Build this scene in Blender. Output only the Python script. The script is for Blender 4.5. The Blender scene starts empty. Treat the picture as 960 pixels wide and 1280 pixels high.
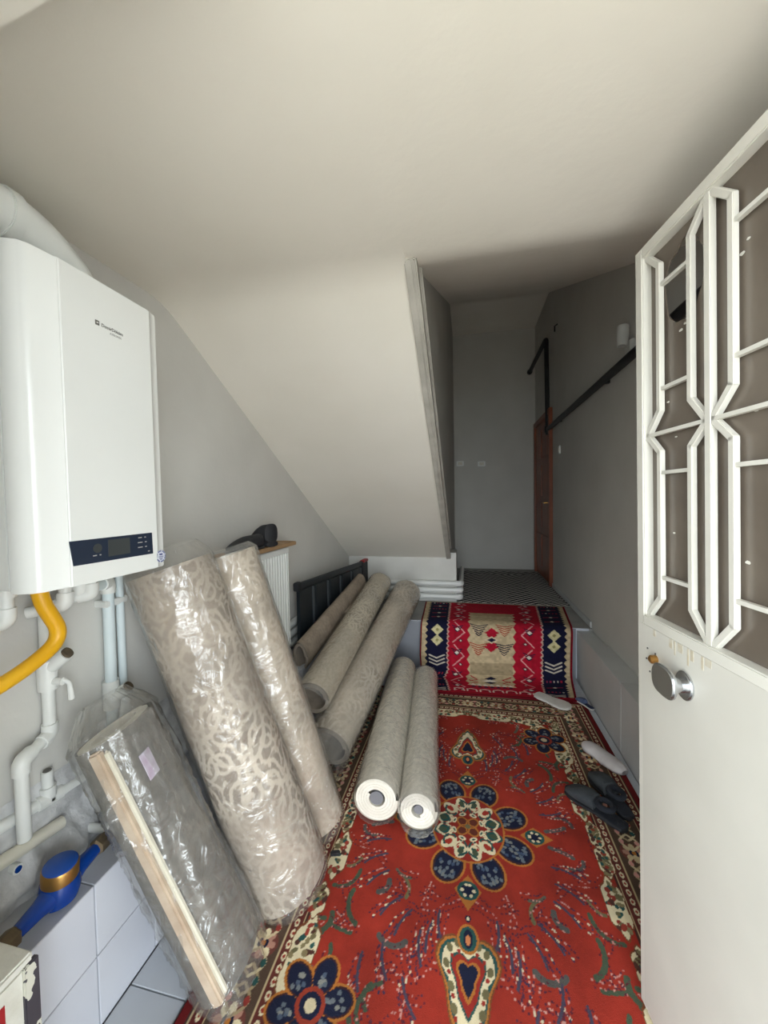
import bpy, bmesh, math, random
import numpy as np
from mathutils import Vector, Matrix
random.seed(7); rng = np.random.default_rng(7)
PI = math.pi
SC = bpy.context.scene
COL = SC.collection

# ------------------------------------------------------------------ camera, world, light
cam_d = bpy.data.cameras.new('camera'); cam = bpy.data.objects.new('camera', cam_d); COL.objects.link(cam)
def cam_matrix(F=480., vp=(584, 622), roll=math.radians(1.0), h=1.5):
    v = Vector((vp[0]-480, -(vp[1]-640), -F)).normalized()
    u = Vector((-math.sin(roll), math.cos(roll), 0)); u.z = -(u.x*v.x+u.y*v.y)/v.z; u.normalize()
    x = v.cross(u)
    m = Matrix((x, v, u)).to_4x4(); m.translation = (0, 0, h)
    return m
cam.matrix_world = cam_matrix()
cam_d.sensor_fit = 'HORIZONTAL'; cam_d.sensor_width = 36; cam_d.lens = 18.0; cam_d.clip_start = .02
SC.camera = cam

W = bpy.data.worlds.new('overcast_sky'); SC.world = W; W.use_nodes = True
_bg = W.node_tree.nodes['Background']; _bg.inputs[0].default_value = (0.86, 0.94, 1.0, 1); _bg.inputs[1].default_value = 11.0

SC.view_settings.view_transform = 'Standard'; SC.view_settings.look = 'None'
SC.view_settings.gamma = 1; SC.view_settings.use_curve_mapping = False
SC.view_settings.exposure = 0.0

# room measures (metres; camera stands just outside the doorway, looking along +Y)
XL, XR = -1.28, .985            # upper walls
LL, LR = -1.043, .857           # fronts of the low ledges
ZL = .42                        # ledge and landing height
YD0, YD1 = -.12, .10            # front wall (the camera stands in the doorway)
DX0, DX1, DZ = -.38, .68, 2.2   # doorway
YF, ZC = 1.45, 2.37             # fold line of the ceiling
YR = 3.36                       # riser of the landing
YB = 4.03                       # wall under the foot of the stair
YH = 6.0                        # end of the hall
XS = -.21                       # side of the stair slab
ZH = 3.95

_p = bpy.data.lights.new('doorway_portal', 'AREA'); _p.shape = 'RECTANGLE'; _p.size = DX1-DX0; _p.size_y = DZ+.05
_p.cycles.is_portal = True
_po = bpy.data.objects.new('doorway_portal', _p); COL.objects.link(_po)
_po.location = ((DX0+DX1)/2, YD0+.02, DZ/2-.02); _po.rotation_euler = (PI/2, 0, 0)

# ------------------------------------------------------------------ colour + materials
def lin(c):
    c = np.asarray(c, float)/255.
    return np.where(c <= .04045, c/12.92, ((c+.055)/1.055)**2.4)
def L4(c): return tuple(float(q) for q in lin(c))+(1.,)
MATS = {}
def mat(name, c, rough=.6, c2=None, nscale=8., metal=0., bump=0., bscale=60., spec=.5, attr=None, contrast=(.35, .65), coat=0., detail=4.):
    if name in MATS: return MATS[name]
    m = bpy.data.materials.new(name); m.use_nodes = True; nt = m.node_tree; N = nt.nodes; K = nt.links
    b = N['Principled BSDF']; b.inputs['Base Color'].default_value = L4(c); b.inputs['Roughness'].default_value = rough
    b.inputs['Metallic'].default_value = metal; b.inputs['Specular IOR Level'].default_value = spec; b.inputs['Coat Weight'].default_value = coat
    tc = N.new('ShaderNodeTexCoord')
    if attr:
        a = N.new('ShaderNodeVertexColor'); a.layer_name = attr
        K.new(a.outputs['Color'], b.inputs['Base Color'])
    else:
        n = N.new('ShaderNodeTexNoise'); n.inputs['Scale'].default_value = nscale; n.inputs['Detail'].default_value = detail
        K.new(tc.outputs['Object'], n.inputs['Vector'])
        r = N.new('ShaderNodeValToRGB'); r.color_ramp.elements[0].position = contrast[0]; r.color_ramp.elements[1].position = contrast[1]
        r.color_ramp.elements[0].color = L4(c); r.color_ramp.elements[1].color = L4(c2 if c2 is not None else [min(255, q*1.04) for q in c])
        K.new(n.outputs[0], r.inputs[0]); K.new(r.outputs[0], b.inputs['Base Color'])
    if bump:
        n2 = N.new('ShaderNodeTexNoise'); n2.inputs['Scale'].default_value = bscale; n2.inputs['Detail'].default_value = 5
        K.new(tc.outputs['Object'], n2.inputs['Vector'])
        bm = N.new('ShaderNodeBump'); bm.inputs['Strength'].default_value = bump; bm.inputs['Distance'].default_value = .01
        K.new(n2.outputs[0], bm.inputs['Height']); K.new(bm.outputs[0], b.inputs['Normal'])
    MATS[name] = m
    return m
def plastic_film(name, haze=.1, tint=(.96, .96, .95)):
    m = bpy.data.materials.new(name); m.use_nodes = True; nt = m.node_tree; N = nt.nodes; K = nt.links
    N.remove(N['Principled BSDF']); out = N['Material Output']
    t = N.new('ShaderNodeBsdfTransparent'); t.inputs[0].default_value = tint+(1,)
    g = N.new('ShaderNodeBsdfGlossy'); g.inputs['Roughness'].default_value = .09; g.inputs[0].default_value = (1, 1, 1, 1)
    d = N.new('ShaderNodeBsdfDiffuse'); d.inputs[0].default_value = (.75, .75, .74, 1)
    tc = N.new('ShaderNodeTexCoord'); n = N.new('ShaderNodeTexNoise'); n.inputs['Scale'].default_value = 15; n.inputs['Detail'].default_value = 5
    n.inputs['Distortion'].default_value = 1.2
    K.new(tc.outputs['Object'], n.inputs['Vector'])
    bp = N.new('ShaderNodeBump'); bp.inputs['Strength'].default_value = .8; bp.inputs['Distance'].default_value = .02
    K.new(n.outputs[0], bp.inputs['Height']); K.new(bp.outputs[0], g.inputs['Normal'])
    lw = N.new('ShaderNodeLayerWeight'); lw.inputs[0].default_value = .5; K.new(bp.outputs[0], lw.inputs['Normal'])   # thin film: the same reflectance from either side
    pw = N.new('ShaderNodeMath'); pw.operation = 'POWER'; pw.inputs[1].default_value = 4.; K.new(lw.outputs['Facing'], pw.inputs[0])
    fr = N.new('ShaderNodeMath'); fr.operation = 'MULTIPLY_ADD'; fr.inputs[1].default_value = .75; fr.inputs[2].default_value = .09; K.new(pw.outputs[0], fr.inputs[0])
    m1 = N.new('ShaderNodeMixShader'); m1.inputs[0].default_value = haze
    K.new(t.outputs[0], m1.inputs[1]); K.new(d.outputs[0], m1.inputs[2])
    m2 = N.new('ShaderNodeMixShader'); K.new(fr.outputs[0], m2.inputs[0]); K.new(m1.outputs[0], m2.inputs[1]); K.new(g.outputs[0], m2.inputs[2])
    K.new(m2.outputs[0], out.inputs[0]); MATS[name] = m
    return m

WALL = mat('wall_paint', (204, 202, 196), .75, (210, 208, 202), 2.5, bump=.12, bscale=35)
WALLH = mat('wall_paint_grey', (196, 194, 187), .75, (202, 200, 193), 2.5, bump=.1, bscale=35)
CEIL = mat('ceiling_paint', (238, 233, 221), .85, (243, 238, 227), 1.6, bump=.16, bscale=18)
SOFF = mat('soffit_paint', (214, 209, 199), .85, (222, 217, 208), 3, bump=.2, bscale=14)
PLASTER = mat('rough_plaster', (176, 176, 176), .95, (214, 214, 214), 14, bump=.9, bscale=30)
TILE = mat('white_tile', (208, 210, 219), .18, (214, 216, 224), 3)
FTILE = mat('floor_tile', (192, 196, 203), .22, (200, 204, 210), 3)
GROUT = mat('grout', (140, 142, 148), .9)
GREYTILE = mat('grey_stone', (194, 195, 193), .3, (202, 203, 201), 4)
CONC = mat('concrete', (150, 149, 145), .8, (166, 165, 160), 6, bump=.2)
WHITEM = mat('white_enamel', (230, 231, 227), .22, (234, 235, 231), 2)
WHITEP = mat('white_plastic_pipe', (226, 228, 224), .35, (232, 233, 229), 5)
CREAMP = mat('cream_plastic_pipe', (214, 210, 194), .4, (222, 218, 204), 5)
BLUISHP = mat('pale_foam_pipe', (214, 226, 228), .5, (220, 230, 232), 5)
DOORW = mat('door_paint', (208, 205, 194), .4, (218, 215, 205), 3, bump=.06, bscale=12)
DOORP = mat('door_sheet_paint', (200, 197, 187), .45, (212, 209, 199), 2.2, bump=.08, bscale=7)
BROWNG = mat('brown_pane', (96, 86, 76), .25, (110, 100, 89), 5)
CHROME = mat('satin_chrome', (190, 192, 194), .25, metal=1.)
STEEL = mat('dull_steel', (110, 108, 106), .45, metal=.9)
BRASS = mat('brass', (176, 130, 70), .35, (190, 148, 84), 8, metal=.85)
OLDBRASS = mat('tarnished_brass', (92, 82, 70), .6, (120, 104, 80), 20, metal=.5, bump=.3)
BLUE = mat('blue_enamel', (8, 50, 128), .25, (12, 60, 142), 4)
BLUEL = mat('blue_plastic_lid', (20, 66, 148), .35, (26, 76, 160), 4)
YEL = mat('yellow_hose', (232, 172, 20), .4, (242, 186, 34), 6, bump=.1, bscale=90)
BLACK = mat('black_rubber', (26, 27, 31), .6, (34, 35, 40), 10, bump=.2)
NAVYF = mat('dark_felt', (30, 33, 42), .95, (44, 48, 56), 12, bump=.6, bscale=200)
GREYF = mat('grey_felt', (56, 60, 64), .95, (72, 76, 78), 12, bump=.6, bscale=200)
PIPEB = mat('black_painted_pipe', (28, 29, 31), .45, (36, 37, 39), 6)
WOODD = mat('orange_brown_door_wood', (116, 58, 30), .4, (138, 72, 38), 3)
WOODS = mat('shelf_wood', (150, 118, 84), .6, (172, 140, 102), 6)
WOODP = mat('pale_wood', (188, 166, 144), .55, (212, 194, 172), 12)
SCREEN = mat('dark_display', (38, 46, 62), .12, (42, 50, 66), 3)
LCD = mat('display_glass', (62, 66, 66), .1)
INK = mat('grey_print', (96, 94, 88), .6)
INKL = mat('light_grey_print', (168, 166, 160), .6)
INKB = mat('blue_print', (70, 78, 128), .6)
PAPER = mat('sticker_paper', (206, 208, 218), .5)
WHITEC = mat('white_cloth', (206, 202, 194), .9, (216, 212, 206), 20, bump=.4, bscale=120)
ROLLW = mat('cream_rug_backing', (228, 221, 205), .9, (238, 232, 218), 20, bump=.3, bscale=150)
ROLLG = mat('grey_core', (120, 120, 124), .7)
TAUPE = mat('taupe_fabric', (132, 120, 106), .9, (146, 134, 120), 18, bump=.3, bscale=120)
CARPET = mat('woven_pile', (200, 100, 80), .95, attr='pattern', bump=.35, bscale=420, spec=.15)
FILM = plastic_film('clear_plastic_film', .09)
FILMH = plastic_film('hazy_plastic_film', .16)
GROUND = mat('pale_paving', (186, 179, 167), .9, (194, 187, 176), 4)
LADG = mat('ladder_grey', (86, 92, 96), .4, metal=.5)
LADB = mat('ladder_black', (24, 30, 34), .45, (30, 38, 42), 8)
REDP = mat('red_plastic', (150, 28, 34), .4)
CLEARP = mat('cloudy_plastic', (190, 190, 184), .3)
RUST = mat('rust_stain', (196, 184, 158), .6, (206, 200, 184), 60)

# ------------------------------------------------------------------ object helpers
def link(name, me, m=None, parent=None, smooth=False):
    o = bpy.data.objects.new(name, me); COL.objects.link(o)
    if m is not None and not me.materials: me.materials.append(m)
    if smooth: me.polygons.foreach_set('use_smooth', [True]*len(me.polygons))
    if parent is not None:
        o.parent = parent; o.matrix_parent_inverse = Matrix.Translation(-parent.location)
    return o
def tag(o, label=None, cat=None, group=None, kind=None):
    if label: o['label'] = label
    if cat: o['category'] = cat
    if group: o['group'] = group
    if kind: o['kind'] = kind
    return o
def thing(name, label, cat, loc=(0, 0, 0), group=None):
    o = bpy.data.objects.new(name, None); COL.objects.link(o); o.location = loc; o.empty_display_size = .05
    return tag(o, label, cat, group)
class MB:
    def __init__(s): s.v = []; s.f = []
    def add(s, vs, fs):
        k = len(s.v); s.v += [tuple(p) for p in vs]; s.f += [tuple(i+k for i in f) for f in fs]; return s
    def box(s, a, b, M=None):
        x0, y0, z0 = a; x1, y1, z1 = b
        vs = [Vector(p) for p in ((x0,y0,z0),(x1,y0,z0),(x1,y1,z0),(x0,y1,z0),(x0,y0,z1),(x1,y0,z1),(x1,y1,z1),(x0,y1,z1))]
        if M is not None: vs = [M @ p for p in vs]
        return s.add(vs, [(0,3,2,1),(4,5,6,7),(0,1,5,4),(1,2,6,5),(2,3,7,6),(3,0,4,7)])
    def tube(s, path, r, seg=12, caps=True, flat=None):
        P = [Vector(p) for p in path]; n = len(P); R = r if hasattr(r, '__len__') else [r]*n
        T = [((P[min(i+1, n-1)]-P[max(i-1, 0)])).normalized() for i in range(n)]
        up = Vector((0, 0, 1)) if abs(T[0].z) < .9 else Vector((0, 1, 0))
        e = (up-T[0]*up.dot(T[0])).normalized(); vs = []
        for i in range(n):
            e = (e-T[i]*e.dot(T[i])).normalized(); g = T[i].cross(e)
            for k in range(seg):
                a = 2*PI*k/seg; vs.append(P[i]+(e*math.cos(a)+g*math.sin(a))*R[i])
        fs = [(i*seg+k, i*seg+(k+1) % seg, (i+1)*seg+(k+1) % seg, (i+1)*seg+k) for i in range(n-1) for k in range(seg)]
        if caps: fs += [tuple(range(seg))[::-1], tuple((n-1)*seg+k for k in range(seg))]
        return s.add(vs, fs)
    def lathe(s, prof, c=(0, 0, 0), axis=(0, 0, 1), seg=24):
        c = Vector(c); a = Vector(axis).normalized()
        up = Vector((1, 0, 0)) if abs(a.x) < .9 else Vector((0, 1, 0)); e = (up-a*up.dot(a)).normalized(); g = a.cross(e); vs = []
        for (r, h) in prof:
            for k in range(seg):
                t = 2*PI*k/seg; vs.append(c+a*h+(e*math.cos(t)+g*math.sin(t))*max(r, 1e-4))
        n = len(prof)
        fs = [(i*seg+k, i*seg+(k+1) % seg, (i+1)*seg+(k+1) % seg, (i+1)*seg+k) for i in range(n-1) for k in range(seg)]
        fs += [tuple(range(seg))[::-1], tuple((n-1)*seg+k for k in range(seg))]
        return s.add(vs, fs)
    def prism(s, poly, fn, d0, d1):          # poly of (a,b); fn(a,b,d) -> point
        n = len(poly); vs = [fn(a, b, d0) for a, b in poly]+[fn(a, b, d1) for a, b in poly]
        return s.add(vs, [tuple(range(n))[::-1], tuple(range(n, 2*n))]+[(i, (i+1) % n, n+(i+1) % n, n+i) for i in range(n)])
    def mesh(s, name, bevel=0., bseg=2):
        me = bpy.data.meshes.new(name); me.from_pydata([tuple(p) for p in s.v], [], s.f)
        bm = bmesh.new(); bm.from_mesh(me)
        if bevel: 
            bmesh.ops.bevel(bm, geom=[e for e in bm.edges if len(e.link_faces) == 2 and e.calc_face_angle(0) > .5], offset=bevel, segments=bseg, affect='EDGES', clamp_overlap=True)
        bmesh.ops.recalc_face_normals(bm, faces=bm.faces); bm.to_mesh(me); bm.free()
        return me
    def build(s, name, m, parent=None, bevel=0., smooth=False, bseg=2):
        o = link(name, s.mesh(name, bevel, bseg), m, parent, False)
        if smooth:
            o.data.polygons.foreach_set('use_smooth', [True]*len(o.data.polygons)); o.data.set_sharp_from_angle(angle=math.radians(40))
        return o
def fil(pts, r=.03, n=5):                    # polyline with rounded corners
    P = [Vector(p) for p in pts]; out = [P[0]]
    for i in range(1, len(P)-1):
        a, b, c = P[i-1], P[i], P[i+1]; d0 = (a-b); d1 = (c-b); q = min(r, d0.length*.48, d1.length*.48)
        p0 = b+d0.normalized()*q; p1 = b+d1.normalized()*q
        for k in range(n+1):
            t = k/n; out.append(p0*(1-t)**2+b*2*t*(1-t)+p1*t*t)
    out.append(P[-1]); return out
def grid_mesh(name, X, Y, Z, colr=None, closed_u=False):
    ny, nx = X.shape
    co = np.stack([X, Y, Z], -1).reshape(-1, 3).astype(np.float32)
    i, j = np.meshgrid(np.arange(ny-1), np.arange(nx if closed_u else nx-1), indexing='ij'); j2 = (j+1) % nx
    q = np.stack([i*nx+j, i*nx+j2, (i+1)*nx+j2, (i+1)*nx+j], -1).reshape(-1).astype(np.int32)
    nf = len(q)//4; me = bpy.data.meshes.new(name)
    me.vertices.add(len(co)); me.vertices.foreach_set('co', co.ravel())
    me.loops.add(len(q)); me.loops.foreach_set('vertex_index', q)
    me.polygons.add(nf); me.polygons.foreach_set('loop_start', np.arange(0, nf*4, 4, dtype=np.int32)); me.polygons.foreach_set('loop_total', np.full(nf, 4, np.int32))
    me.polygons.foreach_set('use_smooth', np.ones(nf, bool))
    me.update(calc_edges=True)
    if colr is not None:
        at = me.color_attributes.new('pattern', 'FLOAT_COLOR', 'POINT')
        c = np.ones((ny*nx, 4), np.float32); c[:, :3] = lin(colr.reshape(-1, 3)); at.data.foreach_set('color', c.ravel())
    return me
def vnoise(shape, cell, seed):               # smooth value noise on an array
    r = np.random.default_rng(seed); h, w = shape; g = r.random((int(h/cell)+3, int(w/cell)+3))
    y = np.arange(h)/cell; x = np.arange(w)/cell; yi = y.astype(int); xi = x.astype(int)
    fy = (y-yi); fx = (x-xi); fy = (fy*fy*(3-2*fy))[:, None]; fx = (fx*fx*(3-2*fx))[None]
    return (g[yi][:, xi]*(1-fy)*(1-fx)+g[yi+1][:, xi]*fy*(1-fx)+g[yi][:, xi+1]*(1-fy)*fx+g[yi+1][:, xi+1]*fy*fx)
class Canvas:                                # a woven pattern drawn in metres
    def __init__(s, w, h, res, bg): 
        s.w, s.h, s.r = w, h, res; s.nx = int(round(w/res))+1; s.ny = int(round(h/res))+1
        s.x = np.linspace(0, w, s.nx); s.y = np.linspace(0, h, s.ny); s.a = np.tile(np.array(bg, float), (s.ny, s.nx, 1))
    def win(s, x0, x1, y0, y1):
        i0, i1 = np.searchsorted(s.x, [x0, x1]); j0, j1 = np.searchsorted(s.y, [y0, y1])
        return slice(j0, j1), slice(i0, i1)
    def put(s, w, m, c):
        s.a[w][m] = c
    def rect(s, x0, x1, y0, y1, c): s.a[s.win(x0, x1, y0, y1)] = c
    def poly(s, P, c):
        P = np.asarray(P, float); w = s.win(P[:, 0].min()-s.r, P[:, 0].max()+s.r, P[:, 1].min()-s.r, P[:, 1].max()+s.r)
        X = s.x[w[1]][None]; Y = s.y[w[0]][:, None]; m = np.zeros((Y.shape[0], X.shape[1]), bool)
        for i in range(len(P)):
            (xa, ya), (xb, yb) = P[i-1], P[i]
            if ya == yb: continue
            m ^= ((ya > Y) != (yb > Y)) & (X < (xb-xa)*(Y-ya)/(yb-ya)+xa)
        s.put(w, m, c)
    def stroke(s, P, wd, c, closed=False):
        P = list(P)+([P[0]] if closed else []); h = wd/2
        for (xa, ya), (xb, yb) in zip(P[:-1], P[1:]):
            w = s.win(min(xa, xb)-h, max(xa, xb)+h, min(ya, yb)-h, max(ya, yb)+h); X = s.x[w[1]][None]; Y = s.y[w[0]][:, None]
            dx, dy = xb-xa, yb-ya; t = np.clip(((X-xa)*dx+(Y-ya)*dy)/(dx*dx+dy*dy+1e-12), 0, 1)
            s.put(w, (X-xa-t*dx)**2+(Y-ya-t*dy)**2 <= h*h, c)
    def ell(s, cx, cy, a, b, rot, c):
        R = max(a, b)+s.r; w = s.win(cx-R, cx+R, cy-R, cy+R); X = s.x[w[1]][None]-cx; Y = s.y[w[0]][:, None]-cy
        ca, sa = math.cos(rot), math.sin(rot)
        s.put(w, ((X*ca+Y*sa)/a)**2+((-X*sa+Y*ca)/b)**2 <= 1, c)
def petal(cx, cy, L, wd, rot, n=14, tip=.6):
    P = []
    for k in range(n):
        t = 2*PI*k/n; x = L/2*(1-math.cos(t)); y = wd/2*math.sin(t)*(.55+.45*x/L*1.4)
        P.append((cx+x*math.cos(rot)-y*math.sin(rot), cy+x*math.sin(rot)+y*math.cos(rot)))
    return P

# ------------------------------------------------------------------ the setting
def struct(o, label=None): o['kind'] = 'structure'; return tag(o, label)
g = MB().box((-9, -12, -.16), (9, YD0, -.1)); struct(g.build('ground', GROUND), 'pale paving outside the doorway')
fl = MB().box((LL-.02, YD0, -.12), (LR+.02, YR+.02, -.012))
struct(MB().box((-2.6, -1.25, 2.55), (2.6, YD0, 2.72)).build('unseen_shade_slab', CONC), 'unseen slab added outside over the entrance to block high daylight')  # added slab, out of view: blocks high sky and shades the near paving
FLOOR = struct(fl.build('floor', GROUT), 'pale tiled floor under the red rug')
# floor tiles in the strips the rug leaves open
def tile_mesh(name, a, b, t, bev=.0015):
    return MB().box((-a/2, -b/2, -t), (a/2, b/2, 0)).mesh(name, bev, 1)
TS = .2
ft = tile_mesh('tile', TS-.004, TS-.004, .01); ft.materials.append(FTILE)
for i in (0, 1, 2, 9):
    for j in range(15):
        w = .096 if i == 9 else None
        if i == 9: continue
        o = link('tile', ft, None, FLOOR); o.location = (LL+TS*(i+.5), .35+TS*(j+.5), 0)
fr = tile_mesh('tile', .146, TS*2-.004, .01); fr.materials.append(FTILE)
for j in range(8):
    o = link('tile', fr, None, FLOOR); o.location = (LR-.075, .36+TS*2*(j+.5)-.02, 0)
fm = tile_mesh('tile', TS-.004, TS-.004, .01); fm.materials.append(FTILE)
for i in (3, 4, 5):
    o = link('tile', fm, None, FLOOR); o.location = (LL+TS*(i+.5), YR-.1, 0)

# left wall (upper) follows the stair slope behind
def soffit_z(y): return ZC-(y-YF)*(ZC-.88)/(YB-YF)
T = .12
wl = MB()
fnL = lambda a, b, d: (d, a, b)
wl.prism([(YD0, -.1), (YB+.1, -.1), (YB+.1, .95), (YF, ZC+.06), (YD0, ZC+.06)], fnL, XL-T, XL)
WL = struct(wl.build('wall_left', WALL), 'pale grey painted wall behind the white boiler')
# rough broken plaster where the wall meets the ledge
ny, nz = 90, 22
yy = np.linspace(.45, 1.5, ny)[None].repeat(nz, 0); zz = np.linspace(ZL-.01, .66, nz)[:, None].repeat(ny, 1)
d = vnoise((nz, ny), 5, 3)*.05+vnoise((nz, ny), 2.2, 4)*.03
fall = np.clip((.66-zz)/.2, 0, 1)
xx = XL+.002+d*fall+.05*fall**2
struct(link('plaster_patch', grid_mesh('plaster_patch', xx, yy, zz), PLASTER, WL), None)

wr = MB().prism([(YD0, -.1), (YH+.1, -.1), (YH+.1, ZH+.1), (4.9, ZH+.1), (1.2, ZC+.1), (YD0, ZC+.1)], fnL, XR, XR+T)
WR = struct(wr.build('wall_right', WALLH), 'grey painted wall on the right running into the hall')
wb = MB().box((-.5, YH, ZL-.1), (XR+T, YH+.1, ZH+.1)); WB = struct(wb.build('wall_back', WALLH), 'grey end wall of the dim hall')
wh = MB().prism([(YF+.03, ZC+.02), (YB+.06, soffit_z(YB)+.02), (YB+.06, ZL), (YH, ZL), (YH, ZH+.05), (5.0, ZH+.05)], fnL, XS-.1, XS+.02)
struct(wh.build('wall_hall', WALLH), 'grey hall wall above the stair flank')
# front wall with the doorway
wf = MB()
for a, b in (((XL-T, YD0, -.1), (DX0, YD1, ZC+.06)), ((DX1, YD0, -.1), (XR+T, YD1, ZC+.06)), ((DX0, YD0, DZ), (DX1, YD1, ZC+.06))): wf.box(a, b)
struct(wf.build('wall_front', WALL), 'wall around the doorway')
struct(MB().prism([(XL, YD1), (-.30, YD1), (-.30, .455), (XL, .53)], lambda a, b, d: (a, b, d), 2.24, ZC+.02).build('trim_4', CEIL, None, .004), 'pale boxed beam under the ceiling above the viewer, at the left')

# ceiling: flat part over the entrance
def sheet(name, prof, x0, x1, m, label, thick=.12, nx=24, wob=0.):
    P = [Vector((0, a, b)) for a, b in prof]; n = len(P)
    xs = np.linspace(x0, x1, nx); X = np.tile(xs, (n, 1)); Y = np.tile(np.array([p.y for p in P])[:, None], (1, nx)); Z = np.tile(np.array([p.z for p in P])[:, None], (1, nx))
    if wob: Z = Z+(vnoise((n, nx), 6, 11)-.5)*wob
    me = grid_mesh(name, X, Y, Z)
    bm = bmesh.new(); bm.from_mesh(me); r = bmesh.ops.extrude_face_region(bm, geom=bm.faces[:]); 
    bmesh.ops.translate(bm, vec=(0, 0, thick), verts=[v for v in r['geom'] if isinstance(v, bmesh.types.BMVert)])
    bmesh.ops.recalc_face_normals(bm, faces=bm.faces); bm.to_mesh(me); bm.free()
    o = link(name, me, m); me.polygons.foreach_set('use_smooth', [True]*len(me.polygons)); me.set_sharp_from_angle(angle=math.radians(35))
    return struct(o, label)
def dense(pts, step=.06):
    out = []
    for (a, b), (c, e) in zip(pts[:-1], pts[1:]):
        n = max(1, int(math.hypot(c-a, e-b)/step))
        out += [(a+(c-a)*k/n, b+(e-b)*k/n) for k in range(n)]
    return out+[pts[-1]]
r1 = [(p.x, p.y) for p in fil([(YD0, ZC, 0), (YF, ZC, 0), (YB+.02, soffit_z(YB+.02), 0)], .10, 8)]
sheet('ceiling', dense(r1), XL-.02, XS, CEIL, 'off-white ceiling folding down into the stair soffit')
sl = (ZH-ZC)/(5.03-YF)
r2 = [(p.x, p.y) for p in fil([(YD0, ZC, 0), (YF, ZC, 0), (5.03, ZH, 0), (YH+.05, ZH, 0)], .08, 8)]
sheet('ceiling', dense(r2, .08), XS, XR+.02, CEIL, 'off-white ceiling rising into the dim hall')

# flank of the stair slab: ribbed white edge board
sd = Vector((0, YB-YF, soffit_z(YB)-ZC)).normalized(); sn = Vector((0, -sd.z, sd.y))
A0 = Vector((0, YF-.03, ZC+.015)); Ls = (Vector((0, YB-.01, soffit_z(YB)))-A0).length
FLM = mat('flank_plaster', (176, 172, 162), .7, (196, 192, 182), 9, bump=.3, bscale=25)
FLD = mat('flank_trim_dark', (140, 137, 128), .6, (156, 152, 144), 9, bump=.25, bscale=25)
t3 = MB()
t3.prism([(0, -.02), (Ls, -.02), (Ls, .15), (.16, .15), (0, .10)], lambda a, b, d: A0+sd*a+sn*b+Vector((d, 0, 0)), XS-.008, XS+.022)
T3 = struct(t3.build('trim_1', FLM, None, .004), 'pale ribbed plaster edge of the stair slab')
for b0, b1, dd, mm in ((-.022, .03, .038, FLM), (.052, .066, .034, FLD), (.085, .125, .044, FLM)):
    q = MB().prism([(0.0, b0), (Ls, b0), (Ls, b1), (0.0, b1)], lambda a, b, d: A0+sd*a+sn*b+Vector((d, 0, 0)), XS+.02, XS+dd)
    q.build('moulding', mm, T3, .006, True)

# wall under the foot of the stair
wu = MB().box((XL, YB, ZL-.05), (-.118, YB+.3, .93))
struct(wu.build('wall_under_stair', mat('white_paint', (214, 212, 205), .7, (222, 220, 214), 4), None, .004), 'low white wall under the foot of the stair')

# landing with tiled riser
ld = MB().box((XL, YR+.012, -.1), (XR, YH+.05, ZL-.004)); LD = struct(ld.build('floor_landing', CONC), 'raised grey landing leading to the hall')
rt = MB().box((-.098, -.01, -.103), (.098, 0, .103)).mesh('tile', .0015, 1); rt.materials.append(TILE)
for i in range(10):
    for j in range(2):
        o = link('tile', rt, None, LD); o.location = (LL+.1+.2*i, YR+.012, .105+.21*j)
gb = MB().box((LL, YR, -.01), (LR, YR+.015, ZL-.006)); gb.build('grout_bed', GROUT, LD)

# left ledge, tiled
lg = MB().box((XL, YD1, -.1), (LL-.008, YR+.02, ZL-.008)); LG = struct(lg.build('trim_2', GROUT), 'low white tiled ledge along the left wall')
lt = MB().box((-.008, -.098, -.103), (0, .098, .103)).mesh('tile', .0015, 1); lt.materials.append(TILE)
lt2 = MB().box((-.117, -.098, -.008), (.117, .098, 0)).mesh('tile', .0015, 1); lt2.materials.append(mat('ledge_top_tile', (176, 178, 184), .3, (190, 192, 198), 5))
for j in range(14):
    y = .45+.1+.2*j+.0
    for k in range(2):
        o = link('tile', lt, None, LG); o.location = (LL, y, .105+.21*k)
    o = link('tile', lt2, None, LG); o.location = ((XL+LL)/2+.001, y, ZL)
# right ledge
rg = MB().box((LR+.006, YD1, -.1), (XR+.01, YR+.02, ZL-.02)); RG = struct(rg.build('trim_3', GREYTILE), 'grey stone ledge along the right wall')
for j in range(5):
    y0 = YD1+.58*j; y1 = min(y0+.577, YR+.02)
    MB().box((LR, y0+.001, .002), (LR+.008, y1-.001, ZL-.022)).build('slab', GREYTILE, RG, .001)
    MB().box((LR-.006, y0+.001, ZL-.02), (XR, y1-.001, ZL)).build('cap_slab', GREYTILE, RG, .002)

# hall door in the right wall
D2 = thing('door_2', 'orange-brown panelled wooden door at the end of the hall', 'door', (XR, 5.4, ZL)); D2['kind'] = 'structure'
xd = XR-.012; y0, y1, z1 = 4.84, 5.92, 2.54
MB().box((xd-.028, y0, ZL), (XR, y0+.07, z1)).build('door_jamb', WOODD, D2, .004)
MB().box((xd-.028, y1-.07, ZL), (XR, y1, z1)).build('door_jamb', WOODD, D2, .004)
MB().box((xd-.028, y0+.07, z1-.07), (XR, y1-.07, z1)).build('door_head', WOODD, D2, .004)
MB().box((xd, y0+.07, ZL+.01), (XR, y1-.07, z1-.07)).build('door_leaf', WOODD, D2)
for zz0, zz1 in ((.56, 1.0), (1.08, 1.42), (1.5, 1.92), (2.0, 2.38)):
    for ya, yb in ((y0+.14, 5.34), (5.42, y1-.14)):
        MB().box((xd-.014, ya, zz0), (xd, yb, zz1)).build('panel', WOODD, D2, .012)
q = MB(); q.tube([(xd-.002, 5.0, 1.42), (xd-.05, 5.0, 1.42), (xd-.05, 5.1, 1.42)], .009, 8); q.build('door_handle', BRASS, D2, smooth=True)
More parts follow.
